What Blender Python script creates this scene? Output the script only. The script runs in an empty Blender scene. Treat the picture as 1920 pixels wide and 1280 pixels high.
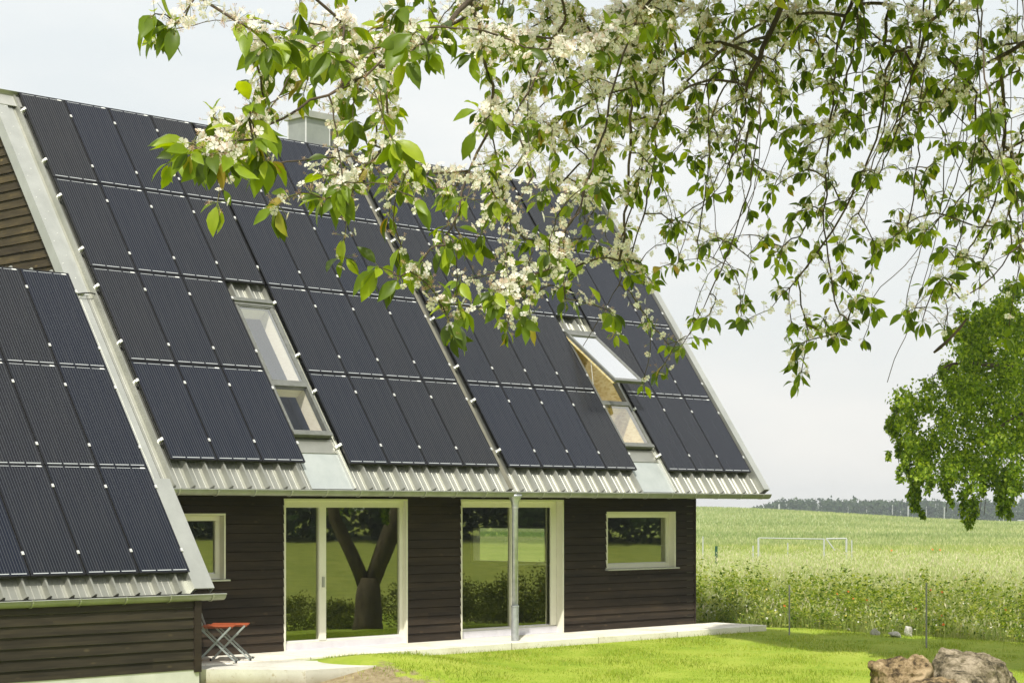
import bpy, bmesh, math, random
import numpy as np
from mathutils import Vector, Matrix, noise
random.seed(7); RNG = np.random.default_rng(11)
S = bpy.context.scene
COL = S.collection
PI = math.pi
R = math.radians

# ------------------------------------------------------------------ camera
CAM = np.array([-19.6696, -32.6344, 2.7726]); TH = .7941; FPX = 3597.97; HY = 955.13
FW = np.array([math.sin(TH), math.cos(TH), 0.]); RT = np.array([math.cos(TH), -math.sin(TH), 0.]); UP = np.array([0, 0, 1.])
cam = bpy.data.cameras.new('camera'); co = bpy.data.objects.new('camera', cam); COL.objects.link(co)
co.location = CAM; co.rotation_euler = (R(90), 0, -TH)
cam.sensor_width = 36; cam.lens = FPX / 1920 * 36; cam.shift_y = (HY - 640) / 1920; cam.clip_end = 6000; cam.clip_start = .1
S.camera = co
def at(x, y, d):
    """photo pixel at a forward distance -> a point of the place"""
    return CAM + d * (FW + RT * (x - 960) / FPX - UP * (y - HY) / FPX)

# roof frame: u along the ridge, v down the slope, n off the slope (n = 0 is the glass of the solar panels)
AL = .9622; Z0 = 10.8
DV = np.array([0, -math.cos(AL), -math.sin(AL)]); NV = np.array([0, -math.sin(AL), math.cos(AL)])
def rp(u, v, n=0.):
    p = DV * v + NV * n
    return (u, p[1], p[2] + Z0)

# ------------------------------------------------------------------ helpers
def tag(o, label=None, cat=None, group=None, kind=None):
    if label: o['label'] = label
    if cat: o['category'] = cat
    if group: o['group'] = group
    if kind: o['kind'] = kind
    return o
def empty(name, loc, label, cat, group=None):
    o = bpy.data.objects.new(name, None); COL.objects.link(o); o.location = loc
    return tag(o, label, cat, group)
def link(name, me, mat, parent=None):
    o = bpy.data.objects.new(name, me); COL.objects.link(o)
    if mat is not None:
        for m in (mat if isinstance(mat, (list, tuple)) else [mat]): me.materials.append(m)
    if parent is not None:
        o.parent = parent
        if parent.type == 'EMPTY' or True:
            w = parent_loc(parent)
            o.location = -w
    return o
def parent_loc(p):
    v = Vector((0, 0, 0))
    while p is not None:
        v = v + p.location; p = p.parent
    return v
class MB:
    """collects faces in world coordinates, links them as one mesh object"""
    def __init__(s): s.v = []; s.f = []; s.m = []
    def face(s, pts, m=0):
        n = len(s.v); s.v += [tuple(map(float, p)) for p in pts]; s.f.append(tuple(range(n, n + len(pts)))); s.m.append(m)
    def hexa(s, p, m=0):
        n = len(s.v); s.v += [tuple(map(float, q)) for q in p]
        for f in ((3, 2, 1, 0), (4, 5, 6, 7), (0, 1, 5, 4), (1, 2, 6, 5), (2, 3, 7, 6), (3, 0, 4, 7)):
            s.f.append(tuple(n + i for i in f)); s.m.append(m)
    def box(s, a, b, m=0):
        (x0, y0, z0), (x1, y1, z1) = a, b
        s.hexa([(x0, y0, z0), (x1, y0, z0), (x1, y1, z0), (x0, y1, z0), (x0, y0, z1), (x1, y0, z1), (x1, y1, z1), (x0, y1, z1)], m)
    def rbox(s, u0, u1, v0, v1, n0, n1, m=0):
        s.hexa([rp(u0, v0, n0), rp(u0, v1, n0), rp(u1, v1, n0), rp(u1, v0, n0), rp(u0, v0, n1), rp(u0, v1, n1), rp(u1, v1, n1), rp(u1, v0, n1)], m)
    def rsheet(s, u0, u1, v0, v1, n): s.face([rp(u0, v0, n), rp(u0, v1, n), rp(u1, v1, n), rp(u1, v0, n)])
    def tube(s, pts, rad, k=8, m=0, cap=True):
        pts = [np.array(p, float) for p in pts]; n0 = len(s.v); K = len(pts)
        rad = rad if hasattr(rad, '__len__') else [rad] * K
        t0 = pts[1] - pts[0]; ref = np.array([0, 0, 1.]) if abs(t0[2]) < .9 * np.linalg.norm(t0) else np.array([1., 0, 0])
        for i, p in enumerate(pts):
            t = pts[min(i + 1, K - 1)] - pts[max(i - 1, 0)]; t = t / (np.linalg.norm(t) + 1e-9)
            a = ref - t * np.dot(ref, t); a /= np.linalg.norm(a) + 1e-9; b = np.cross(t, a); ref = a
            for j in range(k):
                an = 2 * PI * j / k; s.v.append(tuple(p + rad[i] * (math.cos(an) * a + math.sin(an) * b)))
        for i in range(K - 1):
            for j in range(k):
                j2 = (j + 1) % k
                s.f.append((n0 + i * k + j, n0 + i * k + j2, n0 + (i + 1) * k + j2, n0 + (i + 1) * k + j)); s.m.append(m)
        if cap:
            s.f.append(tuple(n0 + j for j in range(k))[::-1]); s.m.append(m)
            s.f.append(tuple(n0 + (K - 1) * k + j for j in range(k))); s.m.append(m)
    def bar(s, a, b, w, h=None, m=0):
        """rectangular bar between two points"""
        h = h or w; a = np.array(a, float); b = np.array(b, float); t = b - a; t /= np.linalg.norm(t)
        ref = np.array([0, 0, 1.]) if abs(t[2]) < .95 else np.array([1., 0, 0])
        p = np.cross(t, ref); p /= np.linalg.norm(p); q = np.cross(p, t)
        c = [(-1, -1), (1, -1), (1, 1), (-1, 1)]
        s.hexa([a + p * w / 2 * i + q * h / 2 * j for i, j in c] + [b + p * w / 2 * i + q * h / 2 * j for i, j in c], m)
    def build(s, name, mat, parent=None, smooth=False, bevel=0, fixn=True):
        me = bpy.data.meshes.new(name); me.from_pydata(s.v, [], s.f); 
        for p, m in zip(me.polygons, s.m): p.material_index = m
        if smooth:
            for p in me.polygons: p.use_smooth = True
        if fixn:
            b = bmesh.new(); b.from_mesh(me); bmesh.ops.recalc_face_normals(b, faces=b.faces); b.to_mesh(me); b.free()
        o = link(name, me, mat, parent)
        if bevel:
            md = o.modifiers.new('bevel', 'BEVEL'); md.width = bevel; md.segments = 2; md.limit_method = 'ANGLE'
        return o
def mesh_np(name, V, F, mat, parent=None, smooth=False, mi=None):
    V = np.asarray(V, np.float32); F = np.asarray(F, np.int32); k = F.shape[1]
    me = bpy.data.meshes.new(name); me.vertices.add(len(V)); me.vertices.foreach_set('co', V.ravel())
    me.loops.add(F.size); me.loops.foreach_set('vertex_index', F.ravel())
    me.polygons.add(len(F)); me.polygons.foreach_set('loop_start', np.arange(0, F.size, k, dtype=np.int32))
    if smooth: me.polygons.foreach_set('use_smooth', np.ones(len(F), bool))
    if mi is not None: me.polygons.foreach_set('material_index', np.asarray(mi, np.int32))
    me.update(calc_edges=True); me.validate()
    return link(name, me, mat, parent)
def scatter(PV, PF, M, T):
    """copies of a small proto mesh: M (K,3,3) columns = axes, T (K,3)"""
    PV = np.asarray(PV, float); PF = np.asarray(PF)
    V = np.einsum('kij,nj->kni', M, PV) + T[:, None, :]
    F = PF[None] + (np.arange(len(T)) * len(PV))[:, None, None]
    return V.reshape(-1, 3), F.reshape(-1, PF.shape[1])
def frames(ax, nr, sc):
    """rotation matrices with x axis = ax, z near nr, scaled"""
    ax = ax / (np.linalg.norm(ax, axis=1, keepdims=True) + 1e-9)
    z = nr - ax * np.sum(nr * ax, axis=1, keepdims=True); z /= np.linalg.norm(z, axis=1, keepdims=True) + 1e-9
    y = np.cross(z, ax)
    return np.stack([ax, y, z], axis=2) * np.asarray(sc)[:, None, None]

# ------------------------------------------------------------------ materials
def new_mat(name):
    m = bpy.data.materials.new(name); m.use_nodes = True; nt = m.node_tree
    return m, nt, nt.nodes, nt.links, nt.nodes['Principled BSDF']
def nd(nt, t, **kw):
    n = nt.nodes.new(t)
    for k, v in kw.items(): setattr(n, k, v)
    return n
def mth(nt, op, a, b=None, c=None):
    n = nt.nodes.new('ShaderNodeMath'); n.operation = op
    for i, x in enumerate((a, b, c)):
        if x is None: continue
        if isinstance(x, (int, float)): n.inputs[i].default_value = x
        else: nt.links.new(x, n.inputs[i])
    return n.outputs[0]
def ramp(nt, fac, stops):
    r = nt.nodes.new('ShaderNodeValToRGB'); e = r.color_ramp.elements
    while len(e) < len(stops): e.new(.5)
    for i, (p, c) in enumerate(stops): e[i].position = p; e[i].color = (*c, 1)
    nt.links.new(fac, r.inputs[0]); return r.outputs[0]
def noise_n(nt, vec, scale, detail=4, rough=.55, mapscale=None):
    if mapscale:
        mp = nd(nt, 'ShaderNodeMapping'); mp.inputs['Scale'].default_value = mapscale; nt.links.new(vec, mp.inputs[0]); vec = mp.outputs[0]
    n = nd(nt, 'ShaderNodeTexNoise'); n.inputs['Scale'].default_value = scale; n.inputs['Detail'].default_value = detail; n.inputs['Roughness'].default_value = rough
    nt.links.new(vec, n.inputs['Vector']); return n.outputs['Fac']
def bump(nt, b, h, s=.3, d=.01):
    n = nd(nt, 'ShaderNodeBump'); n.inputs['Strength'].default_value = s; n.inputs['Distance'].default_value = d
    nt.links.new(h, n.inputs['Height']); nt.links.new(n.outputs[0], b.inputs['Normal'])
def noisy(name, c1, c2, scale=5, rough=.6, metal=0, bmp=.2, bd=.005, ms=None, spec=.5, detail=5, r2=None):
    m, nt, N, L, b = new_mat(name); tc = nd(nt, 'ShaderNodeTexCoord')
    f = noise_n(nt, tc.outputs['Object'], scale, detail, .6, ms)
    L.new(ramp(nt, f, [(.3, c1), (.7, c2)]), b.inputs['Base Color'])
    b.inputs['Roughness'].default_value = rough; b.inputs['Metallic'].default_value = metal; b.inputs['Specular IOR Level'].default_value = spec
    if bmp: bump(nt, b, noise_n(nt, tc.outputs['Object'], scale * 4, 4, .6, ms), bmp, bd)
    if r2 is not None:
        rr = noise_n(nt, tc.outputs['Object'], scale * 1.7, 4, .6, ms)
        mr = nd(nt, 'ShaderNodeMapRange'); mr.inputs['To Min'].default_value = rough; mr.inputs['To Max'].default_value = r2; L.new(rr, mr.inputs[0]); L.new(mr.outputs[0], b.inputs['Roughness'])
    return m
def wood(name, axis, c1, c2, c3, pitch=.172, zoff=0., rough=.75):
    """stained boards: grain runs along the axis, each board its own tint"""
    m, nt, N, L, b = new_mat(name); tc = nd(nt, 'ShaderNodeTexCoord'); sep = nd(nt, 'ShaderNodeSeparateXYZ'); L.new(tc.outputs['Object'], sep.inputs[0])
    ms = (.6, 14, 14) if axis == 'x' else (14, .6, 14)
    row = mth(nt, 'FLOOR', mth(nt, 'DIVIDE', mth(nt, 'ADD', sep.outputs['Z'], zoff), pitch))
    seg = mth(nt, 'FLOOR', mth(nt, 'ADD', mth(nt, 'DIVIDE', sep.outputs['X' if axis == 'x' else 'Y'], 3.7), mth(nt, 'MULTIPLY', row, .377)))
    cmb = nd(nt, 'ShaderNodeCombineXYZ'); L.new(row, cmb.inputs[0]); L.new(seg, cmb.inputs[1])
    wn = nd(nt, 'ShaderNodeTexWhiteNoise'); L.new(cmb.outputs[0], wn.inputs['Vector'])
    va = nd(nt, 'ShaderNodeVectorMath'); va.operation = 'ADD'; L.new(tc.outputs['Object'], va.inputs[0]); L.new(wn.outputs['Color'], va.inputs[1])
    g = noise_n(nt, va.outputs[0], 2.4, 8, .68, ms)
    g2 = noise_n(nt, va.outputs[0], 1.1, 3, .5, (1.2, 3, 3) if axis == 'x' else (3, 1.2, 3))
    f = mth(nt, 'ADD', mth(nt, 'MULTIPLY', g, .6), mth(nt, 'MULTIPLY', g2, .4))
    f = mth(nt, 'ADD', f, mth(nt, 'MULTIPLY', mth(nt, 'SUBTRACT', wn.outputs['Value'], .5), .16))
    vo = nd(nt, 'ShaderNodeTexVoronoi'); vo.inputs['Scale'].default_value = 1.0
    mp = nd(nt, 'ShaderNodeMapping'); mp.inputs['Scale'].default_value = (2.2, 5, 5) if axis == 'x' else (5, 2.2, 5); L.new(va.outputs[0], mp.inputs[0]); L.new(mp.outputs[0], vo.inputs['Vector'])
    kn = nd(nt, 'ShaderNodeMapRange'); kn.inputs['From Min'].default_value = .05; kn.inputs['From Max'].default_value = .16; kn.inputs['To Min'].default_value = .35; kn.inputs['To Max'].default_value = 0; L.new(vo.outputs['Distance'], kn.inputs[0])
    f = mth(nt, 'ADD', f, kn.outputs[0])
    L.new(ramp(nt, f, [(.32, c1), (.52, c2), (.8, c3)]), b.inputs['Base Color'])
    b.inputs['Roughness'].default_value = rough; b.inputs['Specular IOR Level'].default_value = .25
    bump(nt, b, g, .5, .004)
    return m
def leafmat(name, stops, trans=.45, rough=.5, gloss=.25, patch=None, plain=False):
    m, nt, N, L, b = new_mat(name); g = nd(nt, 'ShaderNodeNewGeometry')
    c = ramp(nt, g.outputs['Random Per Island'], stops)
    tc = nd(nt, 'ShaderNodeTexCoord')
    mx = nd(nt, 'ShaderNodeMix'); mx.data_type = 'RGBA'; mx.blend_type = 'MULTIPLY'; mx.inputs[0].default_value = .5
    L.new(c, mx.inputs[6]); L.new(ramp(nt, noise_n(nt, tc.outputs['Object'], patch or 30, 5 if patch else 3, .7 if patch else .5), [(.32, (.58, .66, .50)), (.66, (1.12, 1.06, 1.05))] if patch else [(.3, (.6, .65, .55)), (.7, (1, 1, 1))]), mx.inputs[7])
    if patch: mx.inputs[0].default_value = .9
    if plain: mx.inputs[0].default_value = 0.
    c = mx.outputs[2]
    L.new(c, b.inputs['Base Color']); b.inputs['Roughness'].default_value = rough; b.inputs['Specular IOR Level'].default_value = gloss
    t = nd(nt, 'ShaderNodeBsdfTranslucent')
    hs = nd(nt, 'ShaderNodeHueSaturation'); hs.inputs['Hue'].default_value = .49; hs.inputs['Saturation'].default_value = 1.15; hs.inputs['Value'].default_value = 1.35; L.new(c, hs.inputs['Color'])
    L.new(hs.outputs[0], t.inputs['Color'])
    ms = nd(nt, 'ShaderNodeMixShader'); ms.inputs[0].default_value = trans; L.new(b.outputs[0], ms.inputs[1]); L.new(t.outputs[0], ms.inputs[2])
    L.new(ms.outputs[0], N['Material Output'].inputs[0])
    return m
M = {}
M['zinc'] = noisy('zinc_sheet', (.40, .41, .38), (.50, .50, .47), 3, .42, .55, .08, .002, spec=.5, r2=.6)
M['sheet'] = noisy('coated_roof_sheet', (.35, .355, .31), (.45, .45, .40), 1.6, .36, .8, .05, .002, r2=.46)
M['verge'] = noisy('verge_sheet', (.43, .44, .41), (.54, .55, .515), 2, .38, .7, .05, .002, r2=.5)
M['flash'] = noisy('galvanised_flashing', (.38, .415, .41), (.48, .51, .50), 2.4, .45, .3, .1, .002, detail=8)
M['gutter'] = noisy('titanium_zinc_gutter', (.27, .28, .25), (.36, .37, .34), 4, .42, .4, .05, .002, r2=.6)
M['pipe'] = noisy('galvanised_pipe', (.36, .38, .40), (.52, .54, .56), 8, .42, .6, .05, .002)
M['wood'] = wood('dark_stained_boards', 'x', (.016, .0115, .0075), (.032, .023, .015), (.062, .043, .025))
M['wood_end'] = wood('weathered_boards', 'y', (.026, .019, .010), (.052, .040, .020), (.15, .11, .045))
M['wood_wing'] = wood('stained_boards', 'x', (.017, .0135, .0085), (.036, .029, .018), (.075, .058, .032))
M['white'] = noisy('painted_frame', (.74, .72, .60), (.80, .78, .67), 3, .4, 0, .03, .001)
M['sill'] = noisy('aluminium_sill', (.58, .58, .56), (.68, .68, .66), 5, .35, .5, 0)
M['thresh'] = noisy('threshold_frame', (.60, .58, .62), (.68, .66, .69), 5, .45, 0, .03)
M['plinth'] = noisy('pale_render', (.50, .51, .46), (.62, .62, .57), 2.5, .85, 0, .3, .003)
M['black'] = noisy('black_anodised', (.010, .010, .011), (.018, .018, .019), 20, .35, .4, 0)
M['alu'] = noisy('bare_aluminium', (.75, .75, .74), (.85, .85, .84), 30, .3, .5, 0)
M['skyframe'] = noisy('grey_cladding', (.14, .145, .13), (.20, .205, .19), 8, .4, .3, 0)
M['seam_shade'] = noisy('seam_shade_sheet', (.17, .16, .12), (.24, .23, .18), 3, .55, .3, 0)  # brown-grey stands in for shade between the two panel arrays
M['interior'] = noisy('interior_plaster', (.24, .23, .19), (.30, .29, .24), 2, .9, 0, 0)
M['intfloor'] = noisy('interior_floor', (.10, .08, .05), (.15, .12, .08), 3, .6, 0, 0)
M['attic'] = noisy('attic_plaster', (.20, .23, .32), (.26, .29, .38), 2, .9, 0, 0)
M['orange'] = noisy('orange_slats', (.33, .07, .025), (.44, .10, .035), 8, .5, 0, .1)
M['steel'] = noisy('galvanised_tube', (.30, .34, .33), (.40, .44, .43), 10, .45, .4, 0)
M['rubber'] = noisy('rubber', (.02, .02, .02), (.03, .03, .03), 10, .7, 0, 0)
M['post'] = noisy('grey_post', (.22, .23, .21), (.34, .34, .31), 12, .7, .2, 0)
M['palepost'] = noisy('pale_tube', (.44, .46, .45), (.54, .56, .55), 12, .5, .2, 0)
M['greenpost'] = noisy('green_post', (.008, .06, .03), (.012, .08, .04), 12, .5, 0, 0)
M['blind'] = noisy('blind', (.8, .8, .8), (.86, .86, .86), 3, .8, 0, 0)
def osb():
    m, nt, N, L, b = new_mat('pale_strand_board'); tc = nd(nt, 'ShaderNodeTexCoord')
    v = nd(nt, 'ShaderNodeTexVoronoi'); v.inputs['Scale'].default_value = 9
    mp = nd(nt, 'ShaderNodeMapping'); mp.inputs['Scale'].default_value = (1, 1.4, 3.2); mp.inputs['Rotation'].default_value = (.6, 0, 0); L.new(tc.outputs['Object'], mp.inputs[0]); L.new(mp.outputs[0], v.inputs['Vector'])
    sx = nd(nt, 'ShaderNodeSeparateColor'); L.new(v.outputs['Color'], sx.inputs[0])
    n = noise_n(nt, tc.outputs['Object'], 3, 4)
    f = mth(nt, 'ADD', mth(nt, 'MULTIPLY', sx.outputs[0], .5), mth(nt, 'MULTIPLY', n, .5))
    L.new(ramp(nt, f, [(.2, (.62, .48, .20)), (.5, (.78, .65, .33)), (.8, (.84, .74, .46))]), b.inputs['Base Color']); b.inputs['Roughness'].default_value = .7
    return m
M['osb'] = osb()
M['plywood'] = noisy('pale_plywood', (.80, .74, .60), (.88, .83, .71), 3, .7, 0, .05, .002, ms=(1, 3, 9))
def pvmat():
    # cells
    m, nt, N, L, b = new_mat('solar_cells'); tc = nd(nt, 'ShaderNodeTexCoord'); sp = nd(nt, 'ShaderNodeSeparateXYZ'); L.new(tc.outputs['Object'], sp.inputs[0])
    X, Y = sp.outputs[0], sp.outputs[1]        # local: x 0..1 across, y 0..H down
    def band(val, lo, hi):
        return mth(nt, 'MULTIPLY', mth(nt, 'GREATER_THAN', val, lo), mth(nt, 'LESS_THAN', val, hi))
    xc = mth(nt, 'SUBTRACT', X, .035); cell = .93 / 6; 
    fr = mth(nt, 'FRACT', mth(nt, 'DIVIDE', xc, cell / 3))
    line = mth(nt, 'MULTIPLY', band(fr, .42, .58), mth(nt, 'MULTIPLY', band(X, .035, .965), band(Y, .055, PH - .055)))
    gapx = mth(nt, 'FRACT', mth(nt, 'DIVIDE', xc, cell)); cx = mth(nt, 'ADD', mth(nt, 'LESS_THAN', gapx, .02), mth(nt, 'GREATER_THAN', gapx, .98))
    gy = mth(nt, 'FRACT', mth(nt, 'DIVIDE', mth(nt, 'SUBTRACT', Y, .05), (PH - .1) / 12)); cy = mth(nt, 'ADD', mth(nt, 'LESS_THAN', gy, .012), mth(nt, 'GREATER_THAN', gy, .988))
    gap = mth(nt, 'MINIMUM', mth(nt, 'ADD', cx, cy), 1)
    d3 = mth(nt, 'FRACT', mth(nt, 'DIVIDE', xc, .31))
    dash = mth(nt, 'MULTIPLY', band(d3, .06, .94), mth(nt, 'MULTIPLY', band(X, .035, .965), mth(nt, 'ADD', band(Y, PH - .052, PH - .036), band(Y, .034, .044))))
    lab = mth(nt, 'MULTIPLY', band(X, .84, .93), band(Y, .022, .046))
    oi = nd(nt, 'ShaderNodeObjectInfo')
    base = ramp(nt, oi.outputs['Random'], [(0, (.004, .007, .018)), (.5, (.006, .008, .015)), (1, (.010, .0105, .013))])
    n = noise_n(nt, tc.outputs['Object'], 1.3, 3)
    def mix(a, f, col):
        mx = nd(nt, 'ShaderNodeMix'); mx.data_type = 'RGBA'; L.new(a, mx.inputs[6])
        if isinstance(f, (int, float)): mx.inputs[0].default_value = f
        else: L.new(f, mx.inputs[0])
        mx.inputs[7].default_value = (*col, 1); return mx.outputs[2]
    c = mix(base, mth(nt, 'MULTIPLY', n, .35), (.012, .015, .024))
    c = mix(c, mth(nt, 'MULTIPLY', gap, .25), (.010, .010, .012))
    c = mix(c, mth(nt, 'MULTIPLY', line, .5), (.125, .134, .155))
    c = mix(c, mth(nt, 'MULTIPLY', mth(nt, 'POWER', noise_n(nt, tc.outputs['Object'], 1.0, 5, .6, (9, .7, 1)), 3), .10), (.30, .29, .26))
    c = mix(c, dash, (.42, .44, .46)); c = mix(c, lab, (.75, .76, .75))
    L.new(c, b.inputs['Base Color']); b.inputs['Specular IOR Level'].default_value = .16
    L.new(mth(nt, 'ADD', mth(nt, 'MULTIPLY', noise_n(nt, tc.outputs['Object'], 2.2, 6, .7), .30), .06), b.inputs['Roughness'])
    return m
PH = 2.16     # panel length down the slope
M['pv'] = pvmat()
def glass(name, refl=.42, tint=(.75, .82, .70), rough=0., fk=.6, gc=(.95, .96, .95)):
    m, nt, N, L, b = new_mat(name); N.remove(b)
    tr = nd(nt, 'ShaderNodeBsdfTransparent'); tr.inputs[0].default_value = (*tint, 1)
    gl = nd(nt, 'ShaderNodeBsdfGlossy'); gl.inputs['Roughness'].default_value = rough; gl.inputs['Color'].default_value = (*gc, 1)
    lw = nd(nt, 'ShaderNodeLayerWeight'); lw.inputs[0].default_value = .5
    f = mth(nt, 'MINIMUM', mth(nt, 'ADD', mth(nt, 'MULTIPLY', lw.outputs['Fresnel'], fk), refl), .95)
    tc = nd(nt, 'ShaderNodeTexCoord'); bp = nd(nt, 'ShaderNodeBump'); bp.inputs['Strength'].default_value = .05; bp.inputs['Distance'].default_value = .01
    L.new(noise_n(nt, tc.outputs['Object'], 1.4, 1), bp.inputs['Height']); L.new(bp.outputs[0], gl.inputs['Normal'])
    mx = nd(nt, 'ShaderNodeMixShader'); L.new(f, mx.inputs[0]); L.new(tr.outputs[0], mx.inputs[1]); L.new(gl.outputs[0], mx.inputs[2])
    L.new(mx.outputs[0], N['Material Output'].inputs[0]); return m
M['glass'] = glass('window_glass', .27, (.66, .70, .56), .012, .6, (.80, .84, .60))
M['skyglass'] = glass('roof_window_glass', .0, (.985, .99, 1.), 0, .35)
M['sashglass'] = glass('sash_glass', .58, (.98, .98, .98), 0, .6, (1, 1, 1))

# ------------------------------------------------------------------ sun, sky
Lv = Vector((.60, .50, -1.07)).normalized()
sd = bpy.data.lights.new('sun', 'SUN'); so = bpy.data.objects.new('sun', sd); COL.objects.link(so)
sd.energy = 4.6; sd.angle = R(.6); sd.color = (1, .955, .86); so.rotation_euler = Lv.to_track_quat('-Z', 'Y').to_euler(); so.location = (-30, -40, 50)
W = bpy.data.worlds.new('World'); S.world = W; W.use_nodes = True; nt = W.node_tree; bg = nt.nodes['Background']
sky = nt.nodes.new('ShaderNodeTexSky'); sky.sky_type = 'NISHITA'; sky.sun_disc = False
sky.sun_elevation = math.asin(-Lv.z); sky.sun_rotation = math.atan2(-Lv.x, -Lv.y); sky.dust_density = 2
tc = nt.nodes.new('ShaderNodeTexCoord')
nz = nt.nodes.new('ShaderNodeTexNoise'); nz.inputs['Scale'].default_value = 2.6; nz.inputs['Detail'].default_value = 7; nz.inputs['Roughness'].default_value = .5
mp = nt.nodes.new('ShaderNodeMapping'); mp.inputs['Scale'].default_value = (1, 1, 2.6); nt.links.new(tc.outputs['Generated'], mp.inputs[0]); nt.links.new(mp.outputs[0], nz.inputs['Vector'])
cr = nt.nodes.new('ShaderNodeValToRGB'); e = cr.color_ramp.elements
e[0].position = .36; e[0].color = (8.4, 8.85, 8.9, 1); e[1].position = .62; e[1].color = (10.7, 10.5, 10.0, 1)
nt.links.new(nz.outputs['Fac'], cr.inputs[0])
mixc = nt.nodes.new('ShaderNodeMix'); mixc.data_type = 'RGBA'; mixc.inputs[0].default_value = .93
nt.links.new(sky.outputs[0], mixc.inputs[6]); nt.links.new(cr.outputs[0], mixc.inputs[7])
# thinner, greyer cloud low down
sepw = nt.nodes.new('ShaderNodeSeparateXYZ'); nt.links.new(tc.outputs['Generated'], sepw.inputs[0])
mr = nt.nodes.new('ShaderNodeMapRange'); mr.inputs['From Min'].default_value = 0; mr.inputs['From Max'].default_value = .28; mr.inputs['To Min'].default_value = .85; mr.inputs['To Max'].default_value = 1.0
nt.links.new(sepw.outputs[2], mr.inputs[0])
vm = nt.nodes.new('ShaderNodeVectorMath'); vm.operation = 'SCALE'; nt.links.new(mixc.outputs[2], vm.inputs[0]); nt.links.new(mr.outputs[0], vm.inputs['Scale'])
nt.links.new(vm.outputs[0], bg.inputs[0]); bg.inputs[1].default_value = .10
S.view_settings.view_transform = 'Standard'; S.view_settings.look = 'None'; S.view_settings.gamma = 1; S.view_settings.exposure = .12

# ------------------------------------------------------------------ terrain
def sm(t): t = np.clip(t, 0, 1); return t * t * (3 - 2 * t)
def gz(x, y):
    x = np.asarray(x, float); y = np.asarray(y, float)
    d = (x - CAM[0]) * FW[0] + (y - CAM[1]) * FW[1]; l = (x - CAM[0]) * RT[0] + (y - CAM[1]) * RT[1]
    z = -.06 - .058 * np.clip(-5.6 - y, 0, 20) + .024 * np.clip(-32 - y, 0, 90) - .30 * np.exp(-((x + 1.6) ** 2 + (y + 8.6) ** 2) / 6.)
    z = z - .012 * np.clip(x - 17, 0, 20) + .34 * np.exp(-((x - 3.1) ** 2 / 3. + (y + 7.3) ** 2 / 2.4))
    lat = np.where(l < 34, 1., np.exp(-.5 * ((l - 34) / 29.) ** 2))
    z = z + 3.5 * lat * sm((d - 130) / 270) - 2.3 * sm((d - 420) / 450)
    z = z + .35 * np.sin(x * .021 + 1) * np.sin(y * .017) * sm((d - 70) / 100)
    return z
def grid(name, xs, ys, mat, dz=0, kind='structure'):
    X, Y = np.meshgrid(xs, ys); Z = gz(X, Y) + dz; V = np.stack([X, Y, Z], -1).reshape(-1, 3); nx = len(xs)
    i = np.arange(len(ys) - 1)[:, None] * nx + np.arange(nx - 1)[None]; F = np.stack([i, i + 1, i + nx + 1, i + nx], -1).reshape(-1, 4)
    o = mesh_np(name, V, F, mat, smooth=True); tag(o, kind=kind); return o
def axis_steps(c, fine, far):
    a = [0.]; s = fine
    while a[-1] < far: a.append(a[-1] + s); s *= 1.09
    a = np.array(a); return np.concatenate([c - a[::-1], c + a[1:]])
def edge_x(y):   # where the mown lawn ends and the meadow starts
    return np.interp(y, [-40, -20, -13, -9.9, -6.6, -4.4, -2, 3, 40], [34, 27, 22.3, 20.6, 18.3, 17.2, 16.9, 17.5, 17.5])
def slabmat(name, c1, c2, joint):
    m, nt, N, L, b = new_mat(name); tc = nd(nt, 'ShaderNodeTexCoord'); O = tc.outputs['Object']; sp = nd(nt, 'ShaderNodeSeparateXYZ'); L.new(O, sp.inputs[0])
    base = ramp(nt, noise_n(nt, O, 1.3, 8, .65), [(.3, c1), (.7, c2)])
    def mul(a, fac, col):
        mx = nd(nt, 'ShaderNodeMix'); mx.data_type = 'RGBA'; mx.blend_type = 'MULTIPLY'; L.new(fac, mx.inputs[0]); L.new(a, mx.inputs[6]); mx.inputs[7].default_value = (*col, 1); return mx.outputs[2]
    st = nd(nt, 'ShaderNodeMapRange'); st.inputs['From Min'].default_value = .52; st.inputs['From Max'].default_value = .68; L.new(noise_n(nt, O, .9, 6, .7), st.inputs[0])
    c = mul(base, st.outputs[0], (.80, .76, .68))
    sp2 = nd(nt, 'ShaderNodeMapRange'); sp2.inputs['From Min'].default_value = .60; sp2.inputs['From Max'].default_value = .66; L.new(noise_n(nt, O, 16, 5, .7), sp2.inputs[0]); c = mul(c, sp2.outputs[0], (.72, .66, .55))
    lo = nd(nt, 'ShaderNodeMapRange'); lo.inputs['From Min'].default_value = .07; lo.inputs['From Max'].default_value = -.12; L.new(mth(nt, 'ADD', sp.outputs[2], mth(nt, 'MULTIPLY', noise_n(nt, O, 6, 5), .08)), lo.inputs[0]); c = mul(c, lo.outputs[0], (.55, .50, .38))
    if joint:
        f = mth(nt, 'FRACT', mth(nt, 'DIVIDE', sp.outputs[0], 2.6)); c = mul(c, mth(nt, 'LESS_THAN', f, .008), (.35, .33, .28))
    L.new(c, b.inputs['Base Color']); b.inputs['Roughness'].default_value = .88; bump(nt, b, noise_n(nt, O, 12, 6, .7), .35, .01); return m
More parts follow.
